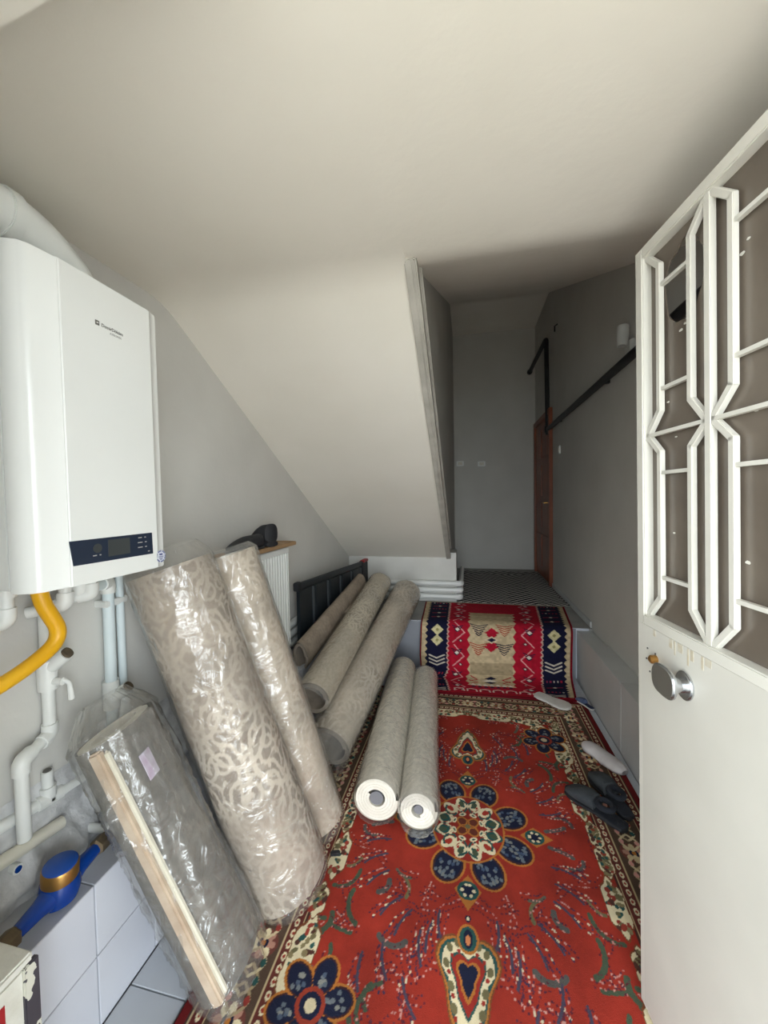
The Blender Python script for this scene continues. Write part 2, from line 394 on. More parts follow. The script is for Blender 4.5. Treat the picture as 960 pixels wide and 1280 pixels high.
# baseboard strip in the hall
MBo = MB().box((XR-.012, YR+.03, ZL-.004), (XR, 4.84, ZL+.05)); struct(MBo.build('baseboard_right', GREYTILE, None, .003), 'thin grey baseboard in the hall')

# ------------------------------------------------------------------ entrance door leaf (open, at the right)
dA = Vector((.50, 1.22, 0)); dd = Vector((.129, -.9917, 0)).normalized(); dn = Vector((-dd.y, dd.x, 0))
if dn.x > 0: dn = -dn                        # dn: towards the room (camera side)
LEN, ZT, ZB = 1.10, 2.185, .03
def dp(s_, z, n=0.): return dA+dd*(s_-.022*(z-.6))+dn*n+Vector((0, 0, z))
D1 = thing('door_1', 'open white metal entrance door with barred window and smooth lower sheet', 'door', tuple(dp(LEN/2, 0))); D1['kind'] = 'structure'
def dbox(s0, s1, z0, z1, n0, n1):
    return MB().prism([(s0, z0), (s1, z0), (s1, z1), (s0, z1)], lambda a, b, d: dp(a, b, d), n0, n1)
FW = .032
dbox(0, FW, ZB, ZT, -.02, .02).build('door_stile', DOORW, D1, .003)
dbox(LEN-FW, LEN, ZB, ZT, -.02, .02).build('door_stile', DOORW, D1, .003)
dbox(FW, LEN-FW, ZT-FW, ZT, -.02, .02).build('door_rail', DOORW, D1, .003)
ZM0, ZM1 = 1.135, 1.165
dbox(FW, LEN-FW, ZM0, ZM1, -.02, .022).build('door_rail', DOORW, D1, .003)
dbox(FW, LEN-FW, ZB, ZB+.04, -.02, .02).build('door_rail', DOORW, D1, .003)
sp = dbox(FW-.012, LEN-FW+.012, ZB+.012, ZM0+.004, .004, .021).build('lower_sheet', DOORP, D1, .002)
# rusty drip marks below the rail
for a, b, hh in ((.075, .085, .016), (.14, .152, .022), (.158, .164, .034), (.172, .190, .020), (.205, .211, .040), (.216, .226, .024), (.25, .257, .030), (.262, .28, .016)):
    dbox(a, b, ZM0-hh, ZM0+.001, .021, .0214).build('rust_mark', RUST, D1)
# brown panes behind the grille; the upper one has a broken hole
CW = (LEN-2*FW)/3.2
ms = [FW-.005, .262, .50, .74, .98, LEN-FW+.004]; MID = 1.662
def bar(pts, w=.015, n0=-.001, n1=.012):
    m = MB()
    for (a, b), (c, e) in zip(pts[:-1], pts[1:]):
        u = Vector((c-a, e-b)).normalized(); p = Vector((-u.y, u.x))*w/2
        m.prism([(a-p.x-u.x*w*.25, b-p.y-u.y*w*.25), (c-p.x+u.x*w*.25, e-p.y+u.y*w*.25), (c+p.x+u.x*w*.25, e+p.y+u.y*w*.25), (a+p.x-u.x*w*.25, b+p.y-u.y*w*.25)], lambda q, z, d: dp(q, z, d), n0, n1)
    return m
ZTi, ZBi = ZT-FW, ZM1
for s0 in ms[1:-1]: bar([(s0, ZBi), (s0, ZTi)], .020, -.001, .014).build('grille_mullion', DOORW, D1, .002)
bar([(FW, MID), (LEN-FW, MID)], .009, -.001, .012).build('grille_crossbar', DOORW, D1)
for i in range(len(ms)-2):
    a, b = ms[i], ms[i+1]; a += .008; b -= .008
    for z0, z1 in ((MID, ZTi), (ZBi, MID)):
        ins = .052
        bar([(a, z1), (a+ins, z1-.05), (a+ins, z0+.06), (a, z0)], .016).build('grille_bar', DOORW, D1, .0015)
        bar([(b, z1), (b-ins, z1-.05), (b-ins, z0+.06), (b, z0)], .016).build('grille_bar', DOORW, D1, .0015)
        for zc in (z1-.105, z0+.115):
            bar([(a+ins, zc), (b-ins, zc)], .009, -.001, .010).build('grille_rung', DOORW, D1)
def pane(s0, s1, z0, z1, hole=None):
    m = MB()
    if not hole: m.prism([(s0, z0), (s1, z0), (s1, z1), (s0, z1)], lambda a, b, d: dp(a, b, d), -.010, -.006)
    else:                                    # ring of quads between the rectangle and the hole
        n = len(hole); cx = sum(p[0] for p in hole)/n; cz = sum(p[1] for p in hole)/n; out = []
        for (a, b) in hole:
            dx, dz = a-cx, b-cz; t = min([(s1-cx)/dx if dx > 0 else (s0-cx)/dx if dx < 0 else 9, (z1-cz)/dz if dz > 0 else (z0-cz)/dz if dz < 0 else 9]); out.append((cx+dx*t, cz+dz*t))
        cs = [(s0, z0), (s1, z0), (s1, z1), (s0, z1)]
        for d0, fl_ in ((-.010, 0), (-.006, 1)):
            vs = [dp(a, b, d0) for a, b in hole]+[dp(a, b, d0) for a, b in out]
            m.add(vs, [(i, (i+1) % n, n+(i+1) % n, n+i) for i in range(n)])
            for c in cs:                     # corner triangles
                ang = lambda p: math.atan2(p[1]-cz, p[0]-cx)
                for i in range(n):
                    p, q_ = out[i], out[(i+1) % n]; a0, a1, ac = ang(p), ang(q_), ang(c)
                    if a1 < a0: a1 += 2*PI
                    if ac < a0: ac += 2*PI
                    if a0 < ac < a1: m.add([dp(*p, d0), dp(*c, d0), dp(*q_, d0)], [(0, 1, 2)])
        vs = [dp(a, b, -.010) for a, b in hole]+[dp(a, b, -.006) for a, b in hole]
        m.add(vs, [(i, (i+1) % n, n+(i+1) % n, n+i) for i in range(n)])
    return m
hole = []
for k in range(22):
    t = 2*PI*k/22; rr = 1+.06*math.sin(5*t+1)+.03*math.sin(9*t)
    hole.append((.160+.074*math.cos(t)*rr*(1 if math.sin(t) > -.3 else .9), 2.022+.100*math.sin(t)*rr))
pane(FW-.008, .262, MID, ZTi+.006, hole).build('window_pane', BROWNG, D1)
pane(FW-.008, .262, ZBi-.006, MID).build('window_pane', BROWNG, D1)
for s0, s1 in ((.262, .5), (.5, .74), (.74, .98), (.98, LEN-FW+.008)):
    pane(s0, s1, MID, ZTi+.006).build('window_pane', BROWNG, D1); pane(s0, s1, ZBi-.006, MID).build('window_pane', BROWNG, D1)
# specks of paint on the panes
for (a, z) in ((.10, 1.74), (.13, 1.645), (.33, 1.98), (.345, 2.0), (.31, 1.74), (.36, 1.66), (.30, 1.57), (.12, 1.4), (.34, 1.36), (.15, 1.905), (.165, 1.915)):
    m = MB(); k = random.uniform(.004, .008)
    m.prism([(a+k*math.cos(t), z+k*.6*math.sin(t)*random.uniform(.6, 1.2)) for t in [i*PI/3.5 for i in range(7)]], lambda p, q, d: dp(p, q, d), -.007, -.005); m.build('paint_speck', DOORW, D1)
# lever-less pull handle: oval face plate on a neck
hs, hz = .190, 1.045
pl = MB(); pr = []
for k in range(24):
    t = 2*PI*k/24; ca, sa = math.cos(t), math.sin(t); pr.append((hs-.01+.044*math.copysign(abs(ca)**.7, ca), hz+.038*math.copysign(abs(sa)**.8, sa)))
pl.prism(pr, lambda a, b, d: dp(a, b, d), .052, .064); pl.build('door_handle', CHROME, D1, .004, True)
nk = MB().tube([dp(hs+.01, hz, .02), dp(hs+.012, hz, .055)], .017, 16); nk.build('handle_neck', CHROME, D1, smooth=True)
rb_ = MB(); rp = [(hs+.012+.03*math.cos(t), hz+.034*math.sin(t)) for t in [2*PI*k/20 for k in range(20)]]
rb_.prism(rp, lambda a, b, d: dp(a, b, d), .021, .03); rb_.build('escutcheon', CHROME, D1, .003, True)
cy = MB().lathe([(.011, .02), (.011, .034), (.007, .038)], dp(.086, hz+.014, 0), dn, 16); cy.build('lock_cylinder', BRASS, D1, smooth=True)
for a, b in ((.05, .03), (.085, .028), (.06, -.03), (.045, .0)):
    MB().lathe([(.0025, .021), (.0025, .023)], dp(a, hz+b, 0), dn, 8).build('screw_hole', STEEL, D1)

# ------------------------------------------------------------------ red medallion rug
RED, RED2, DRED = (152, 50, 38), (140, 38, 30), (108, 28, 30)
NAVY, TEAL, CREAM, GOLD, OLIVE, BRN, PINK, GRN = (30, 34, 56), (44, 82, 78), (222, 208, 172), (178, 112, 52), (112, 104, 74), (84, 54, 46), (206, 150, 138), (72, 84, 66)
CX, CY = .825, 1.22                                     # half sizes
c = Canvas(CX, CY, .0032, RED)
BI = .555; BJ = CY-(CX-BI)                              # inner line of the border
# sprays of dotted stems and leaves over the field
def leaf(x, y, L, wd, rot, bend, col):
    P = [(x+L*t*math.cos(rot+bend*t), y+L*t*math.sin(rot+bend*t)) for t in np.linspace(0, 1, 7)]
    c.stroke(P, wd, col)
def dots(x, y, L, rot, bend, n, s, cols):
    for k in range(n):
        t = (k+1)/n; a = rot+bend*t
        for sgn in (-1, 1):
            px = x+L*t*math.cos(a)+sgn*.010*math.sin(a)+random.uniform(-.004, .004); py = y+L*t*math.sin(a)-sgn*.010*math.cos(a)+random.uniform(-.004, .004)
            c.ell(px, py, s*random.uniform(.7, 1.2), s*.7, a, random.choice(cols))
for k in range(84):
    x = random.uniform(.0, BI); y = random.uniform(.05, BJ)
    if (x/.30)**2+(y/.33)**2 < 1.15 or (x < .12 and .40 < y < .72): continue
    a = random.uniform(0, 2*PI); q = random.random()
    if q < .6 and x > .2: leaf(x, y, random.uniform(.06, .12), random.uniform(.012, .020), a, random.uniform(-1.2, 1.2), random.choice([OLIVE, GRN, (96, 92, 78), (86, 84, 80)]))
    dots(x, y, random.uniform(.06, .12), a+.5, random.uniform(-.8, .8), 9, .0042, [(188, 132, 122), (92, 48, 60), (198, 148, 136), (80, 40, 52), (106, 40, 48), (90, 36, 46)])
for sx, sy, a0 in ((.12, .42, .9), (.16, .46, 1.2), (.2, .40, .6), (.24, .36, .35), (.1, .38, 1.2), (.33, .2, .1), (.33, .13, -.2), (.31, .27, .3), (.28, .52, 1.4), (.2, .6, 1.6), (.34, .56, 1.2)):
    dots(sx, sy, .13, a0, .35, 12, .0050, [(196, 140, 130), (84, 48, 66), (206, 190, 160), (64, 52, 76), (92, 40, 50)])
    leaf(sx, sy, .10, .009, a0+.2, .3, (74, 66, 82))
# border
def frame(d, col):                                      # everything outside the line d inside the rug edge
    c.rect(CX-d, CX+.01, 0, CY+.01, col); c.rect(0, CX+.01, CY-d, CY+.01, col)
frame(CX-BI, (70, 44, 40)); frame(CX-BI-.008, (196, 172, 132)); frame(CX-BI-.014, (98, 48, 42)); frame(CX-BI-.050, (190, 168, 130)); frame(CX-BI-.056, (84, 66, 54))
frame(.086, (196, 172, 132)); frame(.080, (96, 40, 38)); frame(.044, (188, 166, 130)); frame(.038, (70, 52, 48)); frame(.030, DRED)
def along(fn, step, off, d):                            # repeat a motif along both border arms
    t = off
    while t < CY-.02:
        fn(CX-d, t, PI/2); t += step
    t = off
    while t < CX-d-.02:
        fn(t, CY-d, 0); t += step
def dash(x, y, r):
    c.ell(x, y, .013, .008, r, CREAM); c.ell(x, y, .006, .004, r, (150, 54, 44))
along(dash, .036, .012, .062); along(dash, .034, .01, CX-BI-.033)
def ros(x, y, r):
    cr, sr = math.cos(r), math.sin(r)
    c.ell(x, y, .052, .045, 0, (112, 64, 56)); 
    for k in range(8):
        a = k*PI/4; c.poly(petal(x, y, .045, .024, a), random.choice([CREAM, (176, 130, 112), (198, 178, 140)]))
    c.ell(x, y, .018, .018, 0, NAVY); c.ell(x, y, .009, .009, 0, GOLD)
def scroll(x, y, r):
    for sg in (-1, 1):
        P = [(x+math.cos(r)*(.05*t*1.6-.04)-math.sin(r)*sg*.035*math.sin(t*PI), y+math.sin(r)*(.05*t*1.6-.04)+math.cos(r)*sg*.035*math.sin(t*PI)) for t in np.linspace(0, 1, 10)]
        c.stroke(P, .009, random.choice([(206, 188, 150), (170, 150, 116)]))
        c.ell(x-math.sin(r)*sg*.03, y+math.cos(r)*sg*.03, .012, .009, r, random.choice([TEAL, PINK, (150, 60, 52)]))
md = (CX-BI-.056+.086)/2
along(ros, .2, .0, md); along(scroll, .2, .1, md); along(scroll, .2, .052, md); along(scroll, .2, .148, md)
# lacy cream cartouches that reach from the border into the field
def lace(cx, cy, rot, L, wd):
    cr, sr = math.cos(rot), math.sin(rot); F = lambda a, b: (cx+a*cr-b*sr, cy+a*sr+b*cr)
    P = []
    for k in range(40):
        t = 2*PI*k/40; q = 1+.10*math.cos(6*t); P.append(F(L*math.cos(t)*q, wd*math.sin(t)*q))
    c.poly([(x_+(x_-cx)*.09, y_+(y_-cy)*.09) for x_, y_ in P], (120, 70, 44)); c.poly(P, CREAM)
    for k in range(26):
        a = random.uniform(-.85, .85)*L; b = random.uniform(-.75, .75)*wd*math.sqrt(max(0, 1-(a/L)**2))
        x_, y_ = F(a, b); c.ell(x_, y_, random.uniform(.008, .016), random.uniform(.006, .010), random.uniform(0, 3), random.choice([OLIVE, (120, 108, 78), TEAL, (150, 62, 50), BRN, (136, 122, 88)]))
lace(BI-.02, .62, PI/2, .13, .045); lace(BI-.03, .24, PI/2, .10, .036); lace(BI-.09, .80, 2.2, .10, .05); lace(.17, BJ-.03, 0, .14, .045); lace(.36, BJ-.04, -.3, .09, .04); lace(BI-.012, .43, PI/2, .06, .03); lace(BI-.012, .06, PI/2, .07, .028); lace(BI-.012, .88, PI/2, .08, .034); lace(.02, BJ-.012, 0, .07, .03); lace(.49, BJ-.03, 0, .07, .03)
# quarter flowers near the corners
def flower(cx, cy, R, np_=7, rot=0., ringc=GOLD):
    for k in range(np_):
        a = rot+2*PI*k/np_; x, y = cx+R*.62*math.cos(a), cy+R*.62*math.sin(a)
        c.ell(x, y, R*.46, R*.36, a, ringc); c.ell(x, y, R*.40, R*.30, a, (66, 40, 40))
    for k in range(np_):
        a = rot+2*PI*k/np_; x, y = cx+R*.62*math.cos(a), cy+R*.62*math.sin(a)
        c.ell(x, y, R*.36, R*.26, a, NAVY)
        for j in range(7):
            c.ell(x+R*.24*random.uniform(-1, 1)*abs(math.cos(a))+R*.08*random.uniform(-1, 1), y+R*.2*random.uniform(-1, 1), .0075, .0065, a, random.choice([(96, 104, 112), (112, 118, 122), (80, 92, 110), (140, 140, 132)]))
    c.ell(cx, cy, R*.36, R*.36, 0, (150, 60, 44)); c.ell(cx, cy, R*.26, R*.26, 0, NAVY); c.ell(cx, cy, R*.14, R*.14, 0, (206, 190, 156))
flower(.455, .72, .125, 6, .3)
# pendant on the long axis
def pendant(d0, k):
    prof_ = [(.025, .0), (.004, .026), (.0, .045), (.008, .066), (.03, .083), (.055, .088), (.08, .080), (.105, .066), (.13, .056), (.155, .052), (.185, .044), (.215, .028), (.25, .006), (.256, 0)]
    cx_, cy_ = 0, d0+.09
    def ring(f, col, wav=0.):
        P = [(x*f*k*(1+wav*math.sin(i*2.4)), cy_+(d0+y-cy_)*f*k) for i, (y, x) in enumerate(prof_)]
        c.poly(P+[(-.01, P[-1][1]), (-.01, P[0][1])], col)
    ring(1.06, (120, 74, 44)); ring(1.0, GOLD); ring(.93, TEAL); ring(.84, CREAM, .05); ring(.58, TEAL); ring(.52, (150, 48, 40)); ring(.38, GOLD); ring(.30, NAVY)
    for a, b in ((.052, .02), (.06, .06), (.045, .11), (.036, .155), (.03, .005), (.020, .20)):
        c.ell(a*k, d0+b*k, .009*k, .012*k, .4, OLIVE); c.ell(a*k*.86, d0+(b+.02)*k, .005*k, .006*k, .4, (150, 48, 40))
    c.ell(0, d0-.012, .036, .045, 0, GOLD); c.ell(0, d0-.012, .029, .037, 0, TEAL); c.ell(0, d0-.012, .015, .028, 0, NAVY); c.ell(0, d0-.008, .008, .016, 0, (206, 130, 84))
    c.ell(0, d0-.075, .010, .012, 0, NAVY); c.ell(0, d0-.075, .005, .006, 0, CREAM)
pendant(.465, 1.14)
# centre medallion
NP = 8
for pas, (a_, b_) in enumerate(((.082, .068), (.074, .060), (.066, .051))):
    for k in range(NP):
        a = 2*PI*(k+.5)/NP; x, y = .205*math.cos(a), .215*math.sin(a)
        c.ell(x, y, a_, b_, a, (GOLD, (60, 40, 44), NAVY)[pas])
for k in range(NP):
    a = 2*PI*(k+.5)/NP; x, y = .205*math.cos(a), .215*math.sin(a)
    for j in range(26):
        u, v = random.uniform(-.050, .050), random.uniform(-.038, .038)
        c.ell(x+u*math.cos(a)-v*math.sin(a), y+u*math.sin(a)+v*math.cos(a), .0085, .0065, a, random.choice([(88, 100, 116), (104, 112, 120), (70, 84, 108), (120, 122, 120)]))
for (px, py, rot) in ((0, .29, PI/2), (.285, 0, 0)):
    c.poly([(px-.05*math.sin(rot), py-.05*math.cos(rot)), (px+.075*math.cos(rot), py+.075*math.sin(rot)), (px+.05*math.sin(rot), py+.05*math.cos(rot)), (px-.06*math.cos(rot), py-.06*math.sin(rot))], GOLD)
    c.ell(px, py, .04, .036, 0, TEAL); c.ell(px, py, .026, .024, 0, NAVY)
    for j in range(6): c.ell(px+.022*math.cos(j), py+.022*math.sin(j), .007, .006, 0, CREAM)
c.ell(0, 0, .160, .178, 0, GOLD); c.ell(0, 0, .152, .170, 0, (146, 48, 40))
for k in range(12):
    a = 2*PI*(k+.5)/12; ca_, sa_ = math.cos(a), math.sin(a)
    c.ell(.118*ca_, .132*sa_, .036, .024, a, TEAL if k % 3 == 0 else CREAM); c.ell(.118*ca_, .132*sa_, .022, .012, a, (160, 54, 42) if k % 2 else GRN)
    for sg in (-1, 1):
        P = [((.07+.07*t)*math.cos(a+sg*.26*math.sin(t*PI)), (.076+.08*t)*math.sin(a+sg*.26*math.sin(t*PI))) for t in np.linspace(0, 1, 8)]
        c.stroke(P, .009, CREAM if (k+sg) % 3 else TEAL)
for k in range(40):
    a = 2*PI*random.random(); r_ = random.uniform(.07, .15); c.ell(r_*math.cos(a), r_*1.1*math.sin(a), .007, .005, a, random.choice([CREAM, (170, 60, 48), TEAL, CREAM]))
c.ell(0, 0, .074, .08, 0, (140, 46, 38))
for k in range(8):
    a = 2*PI*(k+.5)/8; c.ell(.064*math.cos(a), .069*math.sin(a), .017, .010, a+PI/2, CREAM); c.ell(.064*math.cos(a), .069*math.sin(a), .009, .004, a+PI/2, TEAL)
for k in range(4):
    a = PI/4+k*PI/2; c.ell(.028*math.cos(a), .028*math.sin(a), .034, .025, a, GOLD); c.ell(.028*math.cos(a), .028*math.sin(a), .027, .018, a, (100, 50, 40))
c.ell(0, 0, .012, .012, 0, OLIVE)
full = np.concatenate([c.a[::-1], c.a[1:]], 0); full = np.concatenate([full[:, ::-1], full[:, 1:]], 1)
nzz = vnoise(full.shape[:2], 40, 5)*.6+vnoise(full.shape[:2], 9, 6)*.25+vnoise(full.shape[:2], 2, 8)*.15
full = np.clip(full*(.84+.32*nzz)[..., None], 0, 255)
NY, NX = full.shape[:2]; RCX, RCY = -.012, 1.725
X = np.tile(np.linspace(RCX-CX, RCX+CX, NX), (NY, 1)); Y = np.tile(np.linspace(RCY-CY, RCY+CY, NY)[:, None], (1, NX))
Z = .011+.003*vnoise((NY, NX), 70, 9)
Z[0] = Z[-1] = .0; Z[:, 0] = Z[:, -1] = .0
rug = link('area_rug', grid_mesh('area_rug', X, Y, Z, full), CARPET)
tag(rug, 'large red medallion rug with navy petals covering the entrance floor', 'rug')

# ------------------------------------------------------------------ kilim hung over the landing edge
KW, KL = 1.0, 1.0
k_ = Canvas(1.0, 1.48, .004, (176, 22, 44))
KR, KN, KB, KWh, KD = (166, 22, 44), (24, 25, 50), (190, 170, 136), (222, 214, 200), (112, 16, 30)
def zig(x0, x1, amp, col, edge, n=30):                # vertical band with saw edges
    P = []; ys = np.linspace(.02, 1.40, n*2+1)
    for i, y in enumerate(ys): P.append((x0+(amp if i % 2 else 0), y))
    for i, y in enumerate(ys[::-1]): P.append((x1-(amp if i % 2 else 0), y))
    k_.poly(P, col)
    if edge: k_.stroke([(x0+(amp if i % 2 else 0), y) for i, y in enumerate(ys)], .007, edge); k_.stroke([(x1-(amp if i % 2 else 0), y) for i, y in enumerate(ys)], .007, edge)
k_.rect(0, 1, 0, 1.5, KD); k_.rect(.012, .988, 0, 1.40, KB)
zig(.034, .20, .018, KN, None, 26); zig(.80, .966, .018, KN, None, 26)
zig(.185, .815, .012, KR, (196, 160, 150), 34)
# centre field with stepped edge
P = []; ys = np.linspace(.34, 1.24, 23)
for i, y in enumerate(ys): P.append((.325+(.02 if i % 2 else 0), y))
for i, y in enumerate(ys[::-1]): P.append((.645-(.02 if i % 2 else 0), y))
k_.poly(P, KB)
k_.rect(.345, .625, .93, 1.04, (160, 142, 112)); k_.rect(.345, .625, .34, .42, (172, 150, 116))
def dia(x, y, a, b, col): k_.poly([(x-a, y), (x, y-b), (x+a, y), (x, y+b)], col)
def comb(x, y, s, col, n=5):
    for j in range(n):
        w_ = s*(1-j/n)*.5+.008; k_.stroke([(x-w_, y-s*.5+j*s/n), (x, y-s*.5+j*s/n+.018), (x+w_, y-s*.5+j*s/n)], .008, col)
for yy_, kk in ((.74, 1), (1.12, -1)):
    pass
for y in (.66, .70, .74, .78, .82):
    for x in ((.472, .498) if abs(y-.74) < .05 and y != .74 else (.485,)) : dia(x, y, .024, .022, KR if int(y*50) % 2 else KN)
dia(.485, .68, .05, .03, KR); dia(.485, .74, .05, .03, (210, 190, 160)); dia(.485, .80, .05, .03, KR); dia(.485, .74, .03, .018, KN)
comb(.40, .66, .10, KN); comb(.57, .66, .10, (160, 70, 50)); comb(.40, .82, .10, (160, 70, 50)); comb(.57, .82, .10, KN)
for sx in (-1, 1):
    for dy in (0, .06): k_.stroke([(.485+sx*.13, 1.06+dy), (.485+sx*.08, 1.10+dy), (.485+sx*.13, 1.14+dy)], .009, (170, 30, 44))
dia(.485, 1.08, .04, .025, KN); dia(.485, 1.12, .05, .025, KWh); dia(.485, 1.16, .04, .025, KN)
for j in range(7): k_.poly([(.345+j*.04, 1.235), (.365+j*.04, 1.19), (.385+j*.04, 1.235)], KWh); k_.poly([(.365+j*.04, 1.24), (.385+j*.04, 1.275), (.345+j*.04, 1.275)], KN)
# red band motifs
for y in np.arange(.06, 1.42, .20):
    for x0, x1 in ((.21, .32), (.65, .79)):
        xm = (x0+x1)/2; sg = 1 if x0 < .5 else -1
        k_.stroke([(xm-.03*sg, y-.06), (xm+.04*sg, y+.03), (xm-.04*sg, y+.12)], .008, (214, 150, 150))
        comb(xm-.01*sg, y, .055, KD if int(y*10) % 2 else KN, 3); dia(xm-.01*sg, y+.005, .016, .016, KWh); dia(xm+.015*sg, y+.10, .02, .018, (96, 30, 44)); dia(xm+.015*sg, y+.10, .008, .008, KWh)
# navy band motifs
for x in (.117, .883):
    for y, t in ((.06, 2), (.16, 3), (.26, 2), (.38, 3), (.50, 3), (.72, 0), (.92, 1), (1.06, 2), (1.16, 3), (1.27, 2), (1.36, 1)):
        if t == 0:
            for q in (-.045, .045): dia(x, y+q, .042, .05, (206, 196, 150)); dia(x, y+q, .012, .016, (150, 140, 90))
        elif t == 1:
            for q in (-.03, 0, .03): k_.stroke([(x-.05, y+q), (x, y+q+.025), (x+.05, y+q)], .011, (206, 196, 180))
        elif t == 2:
            for q in np.linspace(-.045, .045, 5): k_.rect(x+q-.005, x+q+.005, y-.012, y+.012, random.choice([(170, 40, 60), (190, 180, 170), (150, 50, 80)]))
        else:
            k_.stroke([(x-.045, y+.01), (x+.045, y-.01)], .014, (150, 40, 62)); dia(x, y, .014, .02, (196, 180, 160))
for x in np.arange(.26, .78, .085):
    k_.stroke([(x-.032, 1.375), (x-.028, 1.33), (x, 1.315), (x+.028, 1.33), (x+.032, 1.375)], .011, (216, 190, 180)); comb(x, 1.35, .03, KD, 2)
k_.rect(0, 1, 1.40, 1.49, KD); k_.rect(0, 1, 1.405, 1.44, (150, 20, 36))
kc = k_.a*(.85+.3*vnoise(k_.a.shape[:2], 4, 12)[..., None]*.6+.06)
n_v, n_u = k_.a.shape[:2]
prof = [(.0, 3.945, .428), (.50, 3.44, .430), (.575, 3.365, .432), (.64, 3.315, .40), (.80, 3.285, .25), (.97, 3.245, .09), (1.03, 3.205, .050), (1.10, 3.14, .028), (1.3, 3.0, .024), (1.48, 2.895, .020)]
sv = np.linspace(0, 1.48, n_v); ps = np.array(prof)
sm = lambda q: np.convolve(np.pad(np.interp(sv, ps[:, 0], q), 9, mode='edge'), np.ones(19)/19, 'valid')
PY, PZ = sm(ps[:, 1]), sm(ps[:, 2])
xl = np.interp(sv, [0, .55, .9, 1.02, 1.12, 1.2, 1.48], [-.43, -.405, -.41, -.40, -.43, -.40, -.345]); xr = np.interp(sv, [0, .55, .95, 1.48], [.90, .83, .80, .755])
uu = np.linspace(0, 1, n_u)[None]
X = xl[:, None]*(1-uu)+xr[:, None]*uu; 
wv = np.interp(sv, [0, .5, .7, 1.0, 1.2, 1.48], [.002, .004, .018, .028, .010, .003])[:, None]
Yk = PY[:, None]-wv*(np.sin(uu*17+.6)*.5+.5)+(uu-.5)*.06*np.clip((sv[:, None]-1.1)/.3, -0, 1)
Zk = PZ[:, None]+wv*.15*(np.sin(uu*11+2)*.5+.5)+0*X
kil = link('kilim_runner', grid_mesh('kilim_runner', X, Yk, Zk, np.clip(kc, 0, 255)), CARPET)
md_ = kil.modifiers.new('thickness', 'SOLIDIFY'); md_.thickness = .007; md_.offset = -1
tag(kil, 'red and navy geometric kilim draped over the tiled landing step', 'rug')

# ------------------------------------------------------------------ black and white hall rug
hx0, hx1, hy0, hy1 = -.10, .955, 4.0, 5.72
h = Canvas(hx1-hx0, hy1-hy0, .006, (36, 36, 40)); HX, HY = np.meshgrid(h.x, h.y)
cell = .26; u = (np.abs((HX/cell) % 2-1)); ph = (HY/ .075+u*3.4) % 1.0
h.a[ph < .40] = (226, 223, 216)
edge_ = (HY > h.h-.20); ph2 = ((HY-h.h)/.10+np.abs((HX/.10) % 2-1)*1.0) % 1.0
h.a[edge_ & (ph2 < .5)] = (198, 196, 190); h.a[edge_ & (ph2 >= .5)] = (26, 26, 30)
Xh, Yh = HX+hx0, HY+hy0; Zh = .428+.003*vnoise(HX.shape, 30, 2)
Xh = Xh+.02*np.clip((4.3-Yh)/.3, 0, 1)*(HX > .9)
hr = thing('hall_rug', 'black and white zigzag rug on the dim hall landing', 'rug', (.43, 4.8, .42))
o = link('rug_body', grid_mesh('rug_body', Xh, Yh, Zh, h.a), CARPET, hr); q = o.modifiers.new('thickness', 'SOLIDIFY'); q.thickness = .006; q.offset = -1
m = MB()
for i in range(70):
    x = hx0+.01+(hx1-hx0-.0)*i/69; m.tube([(x, hy0+.005, .43), (x+random.uniform(-.006, .006), hy0-.05, .437)], .003, 5)
m.build('fringe', mat('fringe_yarn', (196, 192, 182), .9), hr)

# ------------------------------------------------------------------ carpet rolls
def damask(w, h_, seed, bg, fg, dk, big=1.):
    r = random.Random(seed); cv = Canvas(w, h_, .0042, bg)
    sy, sx = .23*big, .19*big; j = 0; y = -.05
    def spiral(x, y, R, turns, ph, sg):
        return [(x+R*(1-t*.8)*math.cos(ph+sg*t*turns*2*PI), y+R*(1-t*.8)*math.sin(ph+sg*t*turns*2*PI)) for t in np.linspace(0, 1, 22)]
    while y < h_+.2:
        x = -.05+(sx/2 if j % 2 else 0)
        while x < w+.1:
            for k in range(6):
                a = k*PI/3; cv.ell(x+.05*big*math.cos(a), y+.06*big*math.sin(a), .028*big, .020*big, a, dk)
            E = [(x+.085*big*math.cos(t), y+.112*big*math.sin(t)) for t in np.linspace(0, 2*PI, 28)]
            cv.stroke(E, .013*big, fg)
            E = [(x+.052*big*math.cos(t)*(1+.25*math.cos(4*t)), y+.07*big*math.sin(t)*(1+.25*math.cos(4*t))) for t in np.linspace(0, 2*PI, 32)]
            cv.stroke(E, .010*big, fg)
            for q in range(4):
                a = q*PI/2+.78; cv.stroke(spiral(x+.095*big*math.cos(a), y+.115*big*math.sin(a), .042*big, 1.3, r.uniform(0, 6), r.choice((-1, 1))), .010*big, fg)
            x += sx
        y += sy/2*1.0; j += 1
    n = vnoise(cv.a.shape[:2], 30, seed)*.7+vnoise(cv.a.shape[:2], 3, seed+1)*.3
    fade = np.clip((vnoise(cv.a.shape[:2], 60, seed+2)-.25)*2, .25, 1)[..., None]
    cv.a = np.array(bg)*(1-fade)+cv.a*fade
    return cv.a*(.9+.2*n)[..., None]
def plainrug(w, h_, seed, bg, dk):
    cv = Canvas(w, h_, .006, bg); n = vnoise(cv.a.shape[:2], 14, seed); f = np.clip((n-.45)*3, 0, 1)[..., None]
    return (np.array(bg)*(1-f*.35)+np.array(dk)*f*.35)*(.93+.14*vnoise(cv.a.shape[:2], 2, seed+1))[..., None]
def frame_of(P0, P1):
    a = (P1-P0).normalized(); e1 = a.cross(Vector((0, 0, 1))).normalized(); e2 = a.cross(e1)
    return a, e1, e2
